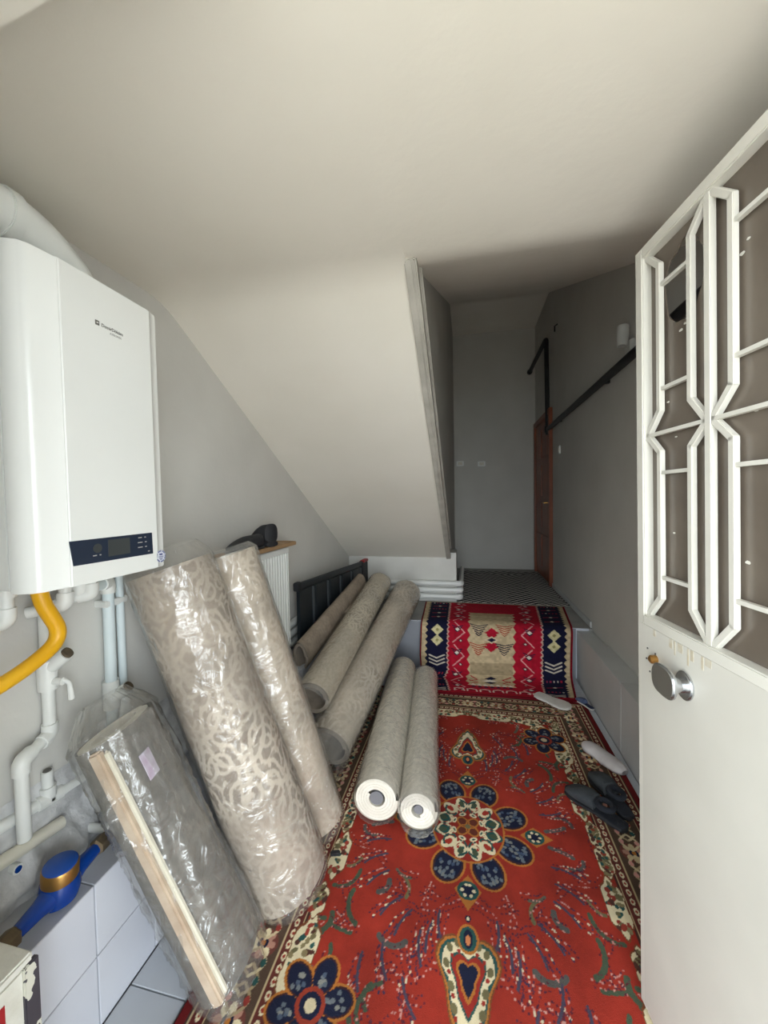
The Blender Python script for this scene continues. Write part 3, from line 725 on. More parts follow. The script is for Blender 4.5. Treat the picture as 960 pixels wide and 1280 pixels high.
def ridges(U, V, seed, amp=1., elong=.35):
    r = np.random.default_rng(seed); H = np.zeros_like(U)
    for k in range(9):
        an = r.uniform(0, PI); f = r.uniform(14, 60)
        kx, ky = math.cos(an)*f, math.sin(an)*f*elong
        warp = .5*np.sin(U*r.uniform(6, 16)+r.uniform(0, 6))+.6*np.sin(V*r.uniform(4, 12)+r.uniform(0, 6))
        s = 1-np.abs(np.sin(U*kx+V*ky+warp*1.6+r.uniform(0, 6))); H += (s**4)*r.uniform(.4, 1)*26/f
    return H*amp/3
def roll(name, label, P0, P1, ra, rb, turns, pitch, pat, layer_mat=None, core=None, film=FILM, ext=(.05, .05), tap=(.8, .8), seed=1, famp=.011, fscale=1.03, sag=0., zmin=.016, cat='carpet roll', group='rolled carpets in clear plastic', squash=None):
    P0, P1 = Vector(P0), Vector(P1); a, e1, e2 = frame_of(P0, P1); Ln = (P1-P0).length
    T_ = thing(name, label, cat, tuple(P0), group)
    p0, av, f1, f2 = [np.array(q) for q in (P0, a, e1, e2)]
    w = 2*PI*(ra+rb)/2; C_ = pat(w, Ln); nv, nu = C_.shape[:2]
    th = np.linspace(0, 2*PI, nu); v = np.linspace(0, Ln, nv)
    bumpy = .003*(vnoise((nv, nu), 26, seed+40)-.5); bumpy = bumpy*np.minimum(1, np.minimum(np.arange(nu), np.arange(nu)[::-1])/12.)[None]
    def pos(TH, V, sa, sb):
        c_, s_ = np.cos(TH)*sa, np.sin(TH)*sb
        Q = p0+V[..., None]*av+c_[..., None]*f1+s_[..., None]*f2
        if sag: Q = Q-np.array([0, 0, 1.])*(sag*np.sin(np.clip(V/Ln, 0, 1)*PI))[..., None]
        return Q
    TH, V = np.meshgrid(th, v)
    Q = pos(TH, V, ra+bumpy, rb+bumpy)
    link('pile_face', grid_mesh('pile_face', Q[..., 0], Q[..., 1], Q[..., 2], np.clip(C_, 0, 255)), CARPET, T_)
    # wound layers seen at the ends
    nseg = int(turns*40); t = np.linspace(0, turns*2*PI, nseg+1); off = pitch*t/(2*PI); m = MB(); vs = []
    for vv in (0.0, Ln):
        for k_in in (0, pitch*.94):
            oa = np.maximum(ra-.002-off-k_in, .008); ob = np.maximum(rb-.002-off-k_in, .008)
            q = pos(t, np.full_like(t, vv), oa, ob); vs += [tuple(x) for x in q]
    n = nseg+1; fs = []
    for i in range(nseg):
        o0, i0, o1, i1 = i, n+i, 2*n+i, 3*n+i
        fs += [(o0, o0+1, i0+1, i0), (o1, o1+1, i1+1, i1), (o0, o0+1, o1+1, o1), (i0, i0+1, i1+1, i1)]
    m.add(vs, fs); m.build('wound_layers', layer_mat or ROLLW, T_)
    if core:
        rc = max(.012, min(ra, rb)-(turns+1)*pitch-.003)
        MB().tube([P0+a*.004, P0+a*.03, P1-a*.004], rc, 20, caps=True).build('core', core, T_, smooth=True)
    # film
    if film:
        nu2, nv2 = 90, 170; V2 = np.linspace(-ext[0], Ln+ext[1], nv2); TH2, VV = np.meshgrid(np.linspace(0, 2*PI, nu2, endpoint=False), V2)
        U2 = TH2*(ra+rb)/2; H = ridges(np.cos(TH2)*ra*2.2, VV+np.sin(TH2)*ra*1.2, seed, famp)
        sc = np.ones_like(VV)*fscale
        sc = np.where(VV < 0, fscale-(fscale-tap[0])*np.clip(-VV/max(ext[0], 1e-3), 0, 1)**1.3, sc)
        sc = np.where(VV > Ln, fscale-(fscale-tap[1])*np.clip((VV-Ln)/max(ext[1], 1e-3), 0, 1)**1.3, sc)
        Q = pos(TH2, VV, ra*sc+H+.001, rb*sc+H+.001)
        Q[..., 2] = np.maximum(Q[..., 2], zmin+.002*np.sin(TH2*7))
        link('plastic_wrap', grid_mesh('plastic_wrap', Q[..., 0], Q[..., 1], Q[..., 2], None, True), film, T_)
    return T_, (P0, a, e1, e2, Ln)

TA = ((168, 154, 139), (208, 195, 178), (148, 134, 120))
roll('carpet_roll', 'tall taupe damask carpet roll in clear plastic leaning right beside the boiler', (-.680, 1.310, .066), (-1.075, 1.215, 1.262), .150, .142, 3, .012,
     lambda w, h_: damask(w, h_, 3, *TA, big=1.25), seed=4, ext=(.05, .07), tap=(.85, .75), famp=.016)
roll('carpet_roll', 'slimmer beige carpet roll in plastic leaning in front of the radiator', (-.672, 1.592, .058), (-1.02, 1.492, 1.270), .115, .108, 3, .011,
     lambda w, h_: damask(w, h_, 9, (192, 177, 159), (208, 195, 177), (180, 165, 147), big=1.2), seed=14, ext=(.04, .03), tap=(.9, .8), famp=.012)
Tc, (cp, ca, ce1, ce2, cL) = roll('carpet_roll', 'short grey carpet bundle in plastic with a pale wooden slat along its edge', (-.758, 1.045, .048), (-1.085, .975, .80), .130, .088, 3, .012,
     lambda w, h_: plainrug(w, h_, 22, (124, 119, 111), (84, 81, 77)), film=FILM, seed=24, ext=(.05, .10), tap=(.95, .45), famp=.030, fscale=1.05)
m = MB(); M_ = Matrix((ce1, ce2, ca)).transposed().to_4x4(); M_.translation = cp
m.box((-.142, -.046, .005), (-.116, -.012, cL-.01), M_); m.build('slat', WOODP, Tc, .006)
m = MB(); m.box((-.132, -.060, .02), (-.112, -.047, cL-.02), M_); m.build('slat', mat('cream_slat', (214, 208, 190), .6, (226, 220, 204), 10), Tc, .006)
lab_ = MB().box((-.075, -.0905, cL-.17), (-.030, -.0885, cL-.09), M_); lab_.build('paper_tag', mat('paper_tag', (206, 200, 212), .7, (188, 170, 190), 30), Tc)
DA = ((192, 178, 159), (214, 202, 184), (176, 162, 144))
roll('carpet_roll', 'taupe damask carpet roll sloping from the rug up onto the landing, nearest the white rolls', (-.765, 1.95, .148), (-.575, 3.62, .60), .130, .128, 2, .012,
     lambda w, h_: damask(w, h_, 31, *DA, big=1.4), seed=34, ext=(.14, .03), tap=(.95, .7), famp=.012, core=None, layer_mat=TAUPE)
roll('carpet_roll', 'taupe damask carpet roll with open dark mouth wedged between the ledge and its neighbour', (-.875, 2.01, .375), (-.825, 3.55, .70), .105, .100, 2, .010,
     lambda w, h_: damask(w, h_, 41, (192, 179, 157), (212, 200, 178), (172, 159, 138), big=1.1), seed=44, ext=(.05, .02), tap=(.95, .8), famp=.008, layer_mat=TAUPE)
roll('carpet_roll', 'beige carpet roll on the landing, mostly hidden behind the sloping rolls', (-.955, 2.9, .53), (-.86, 3.9, .64), .075, .07, 2, .010,
     lambda w, h_: plainrug(w, h_, 51, (182, 170, 152), (150, 138, 122)), film=None, seed=54, layer_mat=TAUPE, group='rolled carpets by the ladder')
roll('carpet_roll', 'flattened brown-grey rug roll lying on the ledge against the ladder', (-1.065, 2.28, .490), (-1.0, 3.5, .70), .055, .100, 2, .009,
     lambda w, h_: plainrug(w, h_, 61, (152, 138, 122), (120, 106, 94)), film=None, seed=64, layer_mat=TAUPE, group='rolled carpets by the ladder')
roll('carpet_roll', 'off-white carpet roll with round grey core facing the door, in plastic', (-.420, 1.66, .130), (-.52, 3.0, .130), .104, .104, 4.6, .0125,
     lambda w, h_: plainrug(w, h_, 71, (238, 230, 215), (216, 206, 190)), core=ROLLG, seed=74, ext=(.025, .02), tap=(.97, .8), famp=.006)
roll('carpet_roll', 'small off-white carpet roll in plastic at the right end of the pile', (-.228, 1.66, .106), (-.33, 2.95, .106), .088, .088, 4.2, .0125,
     lambda w, h_: plainrug(w, h_, 81, (236, 228, 213), (214, 204, 188)), core=ROLLG, seed=84, ext=(.06, .02), tap=(.8, .8), famp=.014, film=FILMH, fscale=1.04)

# ------------------------------------------------------------------ boiler
B = thing('combi_boiler', 'white wall-hung boiler with dark display strip above the pipes', 'boiler', (-1.28, .855, 1.3))
by0, by1, bz0, bz1 = .657, 1.05, 1.30, 2.083
MB().box((XL+.001, by0+.006, bz0+.004), (-1.012, by1-.006, bz1-.004)).build('chassis', WHITEM, B, .004)
cov = [(by0, -1.005), (by0, -.985), (by0+.012, -.957), (by0+.03, -.946), (by0+.078, -.940), (by0+.083, -.935), (by1-.045, -.935), (by1-.040, -.940), (by1-.012, -.944), (by1-.002, -.957), (by1, -.975), (by1, -1.005)]
m = MB().prism(cov, lambda a, b, d: (b, a, d), bz0, bz1); m.build('front_cover', WHITEM, B, .003, True)
ds = MB().prism([(.745, 1.350), (.987, 1.347), (.985, 1.411), (.737, 1.411)], lambda a, b, d: (d, a, b), -.936, -.9335); DS = ds.build('display', SCREEN, B, .0008)
MB().box((-.9334, .838, 1.360), (-.9328, .905, 1.404)).build('screen', LCD, DS)
MB().lathe([(.012, 0), (.012, .001)], (-.9335, .808, 1.386), (1, 0, 0), 20).build('dial_mark', LCD, DS)
for (y, z, w_) in ((.800, 1.368, .010), (.815, 1.368, .004), (.94, 1.40, .012), (.94, 1.386, .016), (.94, 1.372, .016), (.958, 1.400, .005), (.960, 1.386, .006), (.960, 1.372, .006), (.97, 1.357, .006)):
    MB().box((-.9334, y-w_/2, z-.0012), (-.9327, y+w_/2, z+.0012)).build('print_mark', INKL, DS)
st = MB().lathe([(.0195, 0), (.0195, .0008)], (-.9365, 1.018, 1.334), (1, 0, -.0), 32); ST = st.build('round_sticker', PAPER, B)
m = MB()
for k in range(30):
    if k % 5 == 4: continue
    t = 2*PI*k/30; r0, r1 = .0145, .0185
    m.box((0, -.0012, r0), (.0006, .0012, r1), Matrix.Translation((-.9357, 1.018, 1.334)) @ Matrix.Rotation(t, 4, 'X'))
for (y, z, w_, h_) in ((0, .006, .012, .005), (0, -.001, .018, .002), (0, -.006, .014, .002), (0, -.010, .008, .002)):
    m.box((-.9357, 1.018+y-w_/2, 1.334+z-h_/2), (-.9351, 1.018+y+w_/2, 1.334+z+h_/2))
m.build('sticker_print', INKB, ST)
def text(s, size, M, m_, name, parent, ext_=.0004):
    cu = bpy.data.curves.new(name, 'FONT'); cu.body = s; cu.size = size; cu.extrude = ext_; cu.align_x = 'LEFT'
    o = bpy.data.objects.new(name, cu); COL.objects.link(o); dg = bpy.context.evaluated_depsgraph_get()
    me = bpy.data.meshes.new_from_object(o.evaluated_get(dg)); bpy.data.objects.remove(o); bpy.data.curves.remove(cu)
    me.transform(M); me.materials.clear(); me.materials.append(m_)
    return link(name, me, None, parent)
MT = Matrix(((0, 0, 1, -.9345), (1, 0, 0, .846), (0, 1, 0, 1.966), (0, 0, 0, 1)))
tx = text('DemirDöküm', .0125, MT, INK, 'logo_lettering', B)
wx = max(v.co.y for v in tx.data.vertices)-.846; 
for v in tx.data.vertices: v.co.y = .846+(v.co.y-.846)*.064/wx
lg_ = MB(); lg_.box((-.935, .829, 1.965), (-.934, .840, 1.977)); LGM = lg_.build('logo_mark', INK, B)
MB().box((-.934, .832, 1.970), (-.9334, .837, 1.9725)).build('logo_inlay', WHITEM, LGM)
MT2 = MT.copy(); MT2[1][3] = .870; MT2[2][3] = 1.955; tx2 = text('ATROMIX', .008, MT2, INKL, 'model_lettering', B)
# flue on top of the boiler
FL = thing('flue_pipe', 'white flue elbow on top of the boiler running towards the doorway', 'flue', (-1.11, .93, 2.083))
MB().tube(fil([(-1.12, .46, 2.225), (-1.12, .82, 2.225), (-1.12, .93, 2.15), (-1.12, .935, 2.084)], .11, 8), .058, 24).build('flue_tube', WHITEP, FL, smooth=True)
MB().tube([(-1.12, .745, 2.225), (-1.12, .775, 2.225)], .063, 24).build('clamp_ring', WHITEP, FL, .002, True)
MB().lathe([(.085, 0), (.085, .008), (.066, .02)], (-1.12, .935, 2.083), (0, 0, 1), 24).build('flange', WHITEP, FL, smooth=True)

# ------------------------------------------------------------------ pipes on the left wall
xw = -1.252
def pipe(name, label, path, r, m_, cat='pipe', rad=.035, fit=(), group='plumbing pipes under the boiler', clips=(), fm_=None):
    t = thing(name, label, cat, tuple(path[-1]), group)
    MB().tube(fil(path, rad, 6), r, 14).build('pipe_run', m_, t, smooth=True)
    for k in fit:                            # elbow fittings at the bends
        a, b, c_ = Vector(path[k-1]), Vector(path[k]), Vector(path[k+1]); q = r*2.1
        p0 = b+(a-b).normalized()*q; p1 = b+(c_-b).normalized()*q
        MB().tube(fil([p0, b, p1], q*.8, 6), r*1.28, 16).build('elbow', fm_ or m_, t, smooth=True)
    for (y, z) in clips:
        MB().box((XL, y-r*1.5, z-.012), (xw+r*1.35, y+r*1.5, z+.012)).build('pipe_clip', WHITEP, t, .003)
    return t
p1 = pipe('water_pipe', 'wide pale pipe with tarnished valve cap, rising behind the short grey bundle', [(-1.19, .965, 1.30), (-1.19, .965, 1.225), (xw+.01, 1.108, 1.225), (xw, 1.112, .60)], .0185, BLUISHP, fit=(1, 2), clips=[(1.112, 1.15)], fm_=WHITEP)
MB().tube([(xw, 1.112, .87), (xw, 1.112, .77)], .026, 16).build('valve_body', WHITEP, p1, smooth=True)
MB().tube([(xw, 1.112, .80), (xw+.055, 1.128, .842)], .021, 16).build('valve_branch', WHITEP, p1, smooth=True)
MB().tube([(xw+.055, 1.128, .842), (xw+.061, 1.130, .847)], .0175, 16).build('valve_cap', OLDBRASS, p1)
p2 = pipe('water_pipe', 'narrow pale pipe running down beside the wider one', [(xw+.004, 1.158, 1.30), (xw+.004, 1.158, .60)], .0135, BLUISHP, clips=[(1.158, 1.15)])
MB().tube([(xw+.004, 1.158, .79), (xw+.004, 1.158, .70)], .019, 14).build('coupling', WHITEP, p2, smooth=True)
p3 = pipe('water_pipe', 'white stepped pipe with a shut-off lever below the yellow hose', [(xw, .905, 1.30), (xw, .905, .80), (-1.224, .806, .785), (-1.224, .806, .562)], .0165, WHITEP, fit=(1, 2))
MB().tube([(xw, .905, 1.03), (xw, .905, .94)], .025, 16).build('valve_body', WHITEP, p3, smooth=True)
MB().tube([(xw, .905, 1.0), (xw+.05, .925, 1.045)], .021, 16).build('valve_branch', WHITEP, p3, smooth=True)
MB().tube([(xw+.05, .925, 1.045), (xw+.056, .927, 1.05)], .0165, 16).build('valve_cap', OLDBRASS, p3)
MB().tube([(xw, .905, .965), (xw+.05, .912, .965)], .011, 12).build('valve_stem', WHITEP, p3, smooth=True)
MB().tube(fil([(xw+.045, .912, .97), (xw+.05, .93, .955), (xw+.05, .935, .90)], .02, 4), [.007]*6+[.009, .009], 10).build('valve_lever', WHITEP, p3, smooth=True)
p4 = pipe('water_pipe', 'long white pipe running level along the wall with a short open stub', [(-1.2635, .11, .697), (-1.2635, 1.36, .545)], .0165, WHITEP)
MB().tube([(-1.2635, .900, .60), (-1.2635, .900, .688)], .015, 14).build('stub', WHITEP, p4, smooth=True)
MB().tube([(-1.2635, .900, .688), (-1.2635, .900, .690)], .011, 14).build('stub_mouth', STEEL, p4)
MB().tube([(-1.2635, .900, .595), (-1.2635, .900, .64)], .021, 14).build('tee', WHITEP, p4, smooth=True)
MB().tube([(-1.2635, .865, .605), (-1.2635, .935, .597)], .021, 14).build('tee', WHITEP, p4, smooth=True)
p5 = pipe('water_pipe', 'stubby cream pipe end lying low against the rough plaster', [(-1.224, .11, .636), (-1.224, .905, .528)], .018, CREAMP)
p6 = pipe('water_pipe', 'short white pipe poking out of the rough plaster above the meter', [(xw-.01, .955, .468), (-1.13, .99, .448)], .013, WHITEP)
pk = thing('stop_tap', 'small white tap with a blue dot above the meter', 'tap', (-1.23, .775, .505), 'plumbing pipes under the boiler')
MB().tube([(XL+.02, .775, .51), (-1.205, .775, .51)], .013, 14).build('tap_body', WHITEP, pk, smooth=True)
MB().tube([(-1.206, .775, .51), (-1.203, .775, .51)], .0085, 14).build('tap_dot', BLUE, pk)
MB().tube([(-1.22, .775, .505), (-1.215, .777, .445)], .008, 10).build('tap_spout', WHITEP, pk, smooth=True)
for nm, lb, pth in (('boiler_connection', 'white elbow hanging under the boiler right of the yellow hose', [(-1.17, .905, 1.30), (-1.17, .905, 1.205), (-1.24, .85, 1.19)]),
                    ('boiler_connection', 'white elbow under the boiler beside the wide pale pipe', [(-1.17, .985, 1.30), (-1.17, .985, 1.215), (-1.24, .93, 1.205)]),
                    ('boiler_connection', 'white elbow under the boiler left of the grey cable', [(-1.17, .755, 1.30), (-1.17, .755, 1.20), (-1.25, .72, 1.18)])):
    t = pipe(nm, lb, pth, .0165, WHITEP, 'pipe', .03, (1,))
    MB().tube([(pth[0][0], pth[0][1], 1.30), (pth[0][0], pth[0][1], 1.262)], .023, 14).build('union_nut', WHITEP, t, smooth=True)
yh = MB().tube(fil([(-1.14, .808, 1.30), (-1.13, .812, 1.235), (-1.125, .862, 1.125), (-1.13, .765, 1.07), (-1.15, .60, 1.02), (-1.2, .42, .985), (-1.25, .12, .97)], .08, 8), .0195, 16)
tag(yh.build('gas_hose', YEL, None, 0, True), 'thick yellow gas hose curving from under the boiler', 'hose')
gc = MB().tube(fil([(-1.225, .79, 1.30), (-1.225, .785, 1.19), (-1.21, .70, 1.10), (-1.235, .5, 1.03), (-1.262, .12, 1.0)], .1, 8), .0055, 10)
tag(gc.build('power_cable', mat('grey_cable', (196, 198, 194), .5), None, 0, True), 'thin grey cable hanging under the boiler', 'cable')

# ------------------------------------------------------------------ water meter on the ledge
WM = thing('water_meter', 'blue water meter with brass collar on the tiled ledge', 'meter', (-1.09, .79, ZL))
mc = Vector((-1.092, .795, .462)); ax = Vector((.11, -1, 0)).normalized()
MB().lathe([(.022, -.040), (.040, -.030), (.047, -.008), (.046, .012), (.041, .03)], mc, (0, 0, 1), 32).build('meter_body', BLUE, WM, smooth=True)
for s in (1, -1):
    MB().tube([mc+ax*s*.03, mc+ax*s*.06, mc+ax*s*.115], [.030, .022, .0165], 20).build('side_port', BLUE, WM, smooth=True)
    MB().tube([mc+ax*s*.112, mc+ax*s*.118, mc+ax*s*.148, mc+ax*s*.152], [.018, .024, .024, .018], 6).build('union_nut', OLDBRASS, WM)
    MB().tube([mc+ax*s*.15, mc+ax*s*.185], .0145, 14).build('coupling', OLDBRASS, WM, smooth=True)
MB().lathe([(.036, .026), (.0415, .03), (.0415, .062), (.039, .066)], mc, (.1, 0, 1), 32).build('brass_collar', BRASS, WM, smooth=True)
MB().lathe([(.0385, .062), (.0385, .068), (.036, .070)], mc, (.1, 0, 1), 32).build('lid', BLUEL, WM, smooth=True)
pv = pipe('supply_pipe', 'corroded pipe between the meter and the wall past the short bundle', [mc+ax*-.183, mc+ax*-.25, mc+ax*-.40+Vector((-.06, 0, .01))], .0125, OLDBRASS)
# old painted metal cabinet corner at the bottom left
cbm = bpy.data.materials.new('chipped_paint'); cbm.use_nodes = True; N = cbm.node_tree.nodes; K = cbm.node_tree.links; b_ = N['Principled BSDF']; b_.inputs['Roughness'].default_value = .6
tc = N.new('ShaderNodeTexCoord'); n1 = N.new('ShaderNodeTexNoise'); n1.inputs['Scale'].default_value = 22; n1.inputs['Detail'].default_value = 3
K.new(tc.outputs['Object'], n1.inputs['Vector'])
rp_ = N.new('ShaderNodeValToRGB'); rp_.color_ramp.interpolation = 'CONSTANT'; rp_.color_ramp.elements[0].color = L4((62, 58, 66)); rp_.color_ramp.elements[1].position = .47; rp_.color_ramp.elements[1].color = L4((206, 204, 190))
K.new(n1.outputs[0], rp_.inputs[0]); K.new(rp_.outputs[0], b_.inputs['Base Color'])
CB = thing('metal_cabinet', 'old white metal cabinet with chipped dark corner below the meter', 'cabinet', (-.93, .5, 0))
CBW = mat('old_white_paint', (206, 203, 190), .6, (218, 216, 206), 14, bump=.2)
MB().box((-1.03, .455, .012), (-.852, .552, .60)).build('cabinet_body', CBW, CB, .004)
MB().box((-.858, .545, .012), (-.846, .572, .602)).build('corner_strip', cbm, CB, .002)
MB().box((-1.035, .452, .60), (-.850, .565, .618)).build('top_sheet', CBW, CB, .004)
MB().box((-.852, .470, .50), (-.8505, .515, .57)).build('red_mark', REDP, CB)

# ------------------------------------------------------------------ radiator, shelf, shoes
RA = thing('radiator', 'white ribbed panel radiator under the wooden shelf', 'radiator', (-1.2, 1.98, .55))
ry0, ry1, rz0, rz1 = 1.66, 2.325, .555, 1.205; rx = -1.145
n = 40; pr = [(ry0, rx-.02)]
for k in range(n):
    y = ry0+.012+(ry1-ry0-.024)*k/n; w_ = (ry1-ry0-.024)/n
    pr += [(y, rx-.019 if k % 2 else rx), (y+w_*.8, rx-.019 if k % 2 else rx)]
pr += [(ry1, rx-.02)]
MB().prism(pr+[(ry1, rx-.03), (ry0, rx-.03)], lambda a, b, d: (b, a, d), rz0+.035, rz1-.045).build('ribbed_panel', WHITEM, RA)
MB().box((rx-.03, ry0, rz1-.047), (rx-.003, ry1, rz1-.008)).build('top_band', WHITEM, RA, .004)
MB().box((rx-.03, ry0, rz0), (rx-.003, ry1, rz0+.037)).build('bottom_band', WHITEM, RA, .004)
MB().box((rx-.1, ry0, rz0+.01), (rx-.08, ry1, rz1-.01)).build('rear_panel', WHITEM, RA, .003)
MB().box((rx-.1, ry1-.004, rz0+.01), (rx-.01, ry1+.002, rz1-.008)).build('side_plate', WHITEM, RA, .002)
m = MB()
for k in range(30): m.box((rx-.08, ry0+.01+k*.0218, rz1-.02), (rx-.03, ry0+.02+k*.0218, rz1-.012))
m.build('top_grille', WHITEM, RA)
MB().box((XL, ry0+.1, rz1-.12), (rx-.1, ry0+.13, rz1-.04)).build('wall_bracket', WHITEM, RA); MB().box((XL, ry1-.13, rz1-.12), (rx-.1, ry1-.1, rz1-.04)).build('wall_bracket', WHITEM, RA)
MB().tube(fil([(rx-.05, ry1, rz0+.03), (rx-.05, ry1+.05, rz0+.03), (rx-.05, ry1+.05, ZL)], .02, 5), .012, 12).build('valve_pipe', WHITEP, RA, smooth=True)
MB().tube([(rx-.05, ry1+.05, rz0-.01), (rx-.05, ry1+.05, rz0+.06)], .018, 12).build('valve_head', WHITEP, RA, smooth=True)
sh = MB().prism([(1.50, XL+.004), (2.385, XL+.004), (2.40, -1.2), (2.375, -1.118), (2.2, -1.122), (1.50, -1.125)], lambda a, b, d: (b, a, d), 1.206, 1.230)
tag(sh.build('shelf_board', WOODS, None, .004), 'worn wooden board lying on top of the radiator', 'shelf')
def loft(secs, n=18):                          # secs: (s, half width, z0, z1, side shift); s along local x
    m = MB(); vs = []
    for (s, w_, z0, z1, sh_) in secs:
        for k in range(n):
            t = 2*PI*k/n; ca_, sa_ = math.cos(t), math.sin(t)
            vs.append((s, sh_+w_*math.copysign(abs(ca_)**.75, ca_), (z0+z1)/2+(z1-z0)/2*math.copysign(abs(sa_)**.75, sa_)))
    q = len(secs); fs = [(i*n+k, i*n+(k+1) % n, (i+1)*n+(k+1) % n, (i+1)*n+k) for i in range(q-1) for k in range(n)]+[tuple(range(n))[::-1], tuple((q-1)*n+k for k in range(n))]
    return m.add(vs, fs)
def xform(mb, M): mb.v = [tuple(M @ Vector(p)) for p in mb.v]; return mb
SOLE = [(-.125, .012, 0, .018, 0), (-.118, .027, 0, .02, 0), (-.08, .034, 0, .02, 0), (-.02, .031, 0, .018, 0), (.05, .041, 0, .018, .003), (.09, .040, 0, .018, .004), (.118, .027, 0, .017, .004), (.128, .010, .002, .014, .004)]
UPS = [(-.01, .033, .012, .040, 0), (.0, .036, .012, .062, 0), (.03, .041, .012, .066, .002), (.065, .042, .012, .056, .004), (.095, .038, .012, .043, .004), (.115, .026, .012, .030, .004), (.124, .010, .012, .02, .004)]
SHOEU = [(-.120, .020, .012, .070, 0), (-.105, .031, .012, .085, 0), (-.06, .035, .012, .082, 0), (-.01, .034, .012, .080, 0), (.03, .038, .012, .070, .002), (.07, .040, .012, .052, .004), (.105, .030, .012, .036, .004), (.122, .012, .012, .024, .004)]
def slipper(name, label, M, sole_m, up_m, cat='slipper', group=None, ups=UPS, insole=None, upper=True, rim=None):
    t = thing(name, label, cat, tuple(M.translation), group)
    xform(loft(SOLE), M).build('sole', sole_m, t, smooth=True)
    if insole: xform(loft([(s, w_*.86, .018, .0215, q) for s, w_, a_, b_2, q in SOLE]), M).build('insole', insole, t, smooth=True)
    if upper: xform(loft(ups), M).build('upper', up_m, t, smooth=True)
    if rim:
        P = [(-.012+.03*math.cos(a_)-.03, .027*math.sin(a_), .05) for a_ in np.linspace(0, 2*PI, 15)]
        xform(MB().tube(P, .011, 8), M).build('mouth_rim', rim, t, smooth=True)
    return t
def place(x, y, z, rz, rx_=0., ry_=0.): return Matrix.Translation((x, y, z)) @ Matrix.Rotation(rz, 4, 'Z') @ Matrix.Rotation(ry_, 4, 'Y') @ Matrix.Rotation(rx_, 4, 'X')
slipper('shoe', 'black shoe lying low on the radiator shelf', place(-1.175, 1.86, 1.231, -1.75) @ Matrix.Scale(1.25, 4, (0, 1, 0)), BLACK, BLACK, 'shoe', 'black shoes on the shelf', SHOEU)
slipper('shoe', 'taller black ankle shoe at the end of the radiator shelf, heel towards the room', place(-1.19, 2.09, 1.231, 2.75) @ Matrix.Diagonal((.62, 1.5, 1.6, 1)), BLACK, BLACK, 'shoe', 'black shoes on the shelf', SHOEU)
slipper('slipper', 'dark grey felt slipper nearer the rug centre', place(.575, 1.93, .016, math.atan2(.155, -.14)) @ Matrix.Scale(1.15, 4), BLACK, GREYF, 'slipper', 'dark felt slippers', insole=NAVYF, rim=NAVYF)
slipper('slipper', 'dark grey felt slipper nearer the stone ledge', place(.672, 2.03, .016, math.atan2(.2, -.05)) @ Matrix.Scale(1.15, 4), BLACK, GREYF, 'slipper', 'dark felt slippers', insole=NAVYF, rim=NAVYF)
slipper('slipper', 'worn white slipper lying sole up at the foot of the kilim', place(.575, 2.865, .036, math.atan2(-.16, .18)) @ Matrix.Scale(1.5, 4, (0, 1, 0)), WHITEC, WHITEC, 'slipper', None, upper=False, insole=WHITEC)
slipper('slipper', 'blue slipper with white sole against the right ledge', place(.800, 2.91, .016, math.atan2(.10, -.05)) @ Matrix.Scale(.62, 4), WHITEC, mat('blue_cloth', (70, 84, 116), .8, (92, 104, 136), 30), 'slipper', None, insole=mat('blue_insole', (48, 56, 84), .8))
# crumpled plastic sleeve
P0, P1 = Vector((.665, 2.43, .05)), Vector((.800, 2.20, .05)); nu2, nv2 = 28, 40
VV, TT = np.meshgrid(np.linspace(0, 1, nv2), np.linspace(0, 2*PI, nu2, endpoint=False), indexing='ij')
H = ridges(np.cos(TT)*.2, VV*.5, 99, .010); a, e1, e2 = frame_of(P0, P1); en = 1-.55*np.abs(2*VV-1)**6
W_ = (.048+H)*en; H_ = (.024+H*.5)*en
Q = np.array(P0)+VV[..., None]*np.array(P1-P0)+(np.cos(TT)*W_)[..., None]*np.array(e1)+(np.sin(TT)*H_)[..., None]*np.array(e2)
Q[..., 2] = np.maximum(Q[..., 2]-.018, .017)
ps_ = link('plastic_sleeve', grid_mesh('plastic_sleeve', Q[..., 0], Q[..., 1], Q[..., 2], None, True), mat('white_plastic_sheet', (206, 198, 198), .35, (222, 216, 216), 12))
tag(ps_, 'crumpled white plastic sleeve on the rug edge beside the right ledge', 'packaging')
bs = MB(); bs.box((-.02, -.012, 0), (.02, .012, .012)); xform(bs, place(-.555, 1.475, .016, .3)); tag(bs.build('strap_scrap', BLACK, None, .004), 'small black scrap on the rug beside the tall rolls', 'scrap')

# ------------------------------------------------------------------ ladder on its side
LA = thing('step_ladder', 'folded black step ladder lying on its side along the left wall', 'ladder', (-1.1, 3.2, ZL))
q0, q1 = Vector((-1.165, 2.47, 0)), Vector((-1.06, 3.92, 0)); ld_ = (q1-q0).normalized(); ln_ = Vector((ld_.y, -ld_.x, 0)); LLn = (q1-q0).length
def lp(s, z, n_=0.): return q0+ld_*s+ln_*n_+Vector((0, 0, z))
def lrail(s0, z0, s1, z1, w_, n0, n1, nm, mm):
    u = Vector((s1-s0, z1-z0)).normalized(); p = Vector((-u.y, u.x))*w_/2
    MB().prism([(s0-p.x, z0-p.y), (s1-p.x, z1-p.y), (s1+p.x, z1+p.y), (s0+p.x, z0+p.y)], lambda a, b, d: lp(a, b, d), n0, n1).build(nm, mm, LA, .004)
lrail(.0, .90, LLn, .835, .045, -.012, .012, 'side_rail', LADB); lrail(.0, .45, LLn, .46, .045, -.012, .012, 'side_rail', LADB)
lrail(.05, .86, LLn-.08, .80, .03, -.042, -.020, 'rear_rail', LADB); lrail(.05, .49, LLn-.08, .50, .03, -.042, -.020, 'rear_rail', LADB)
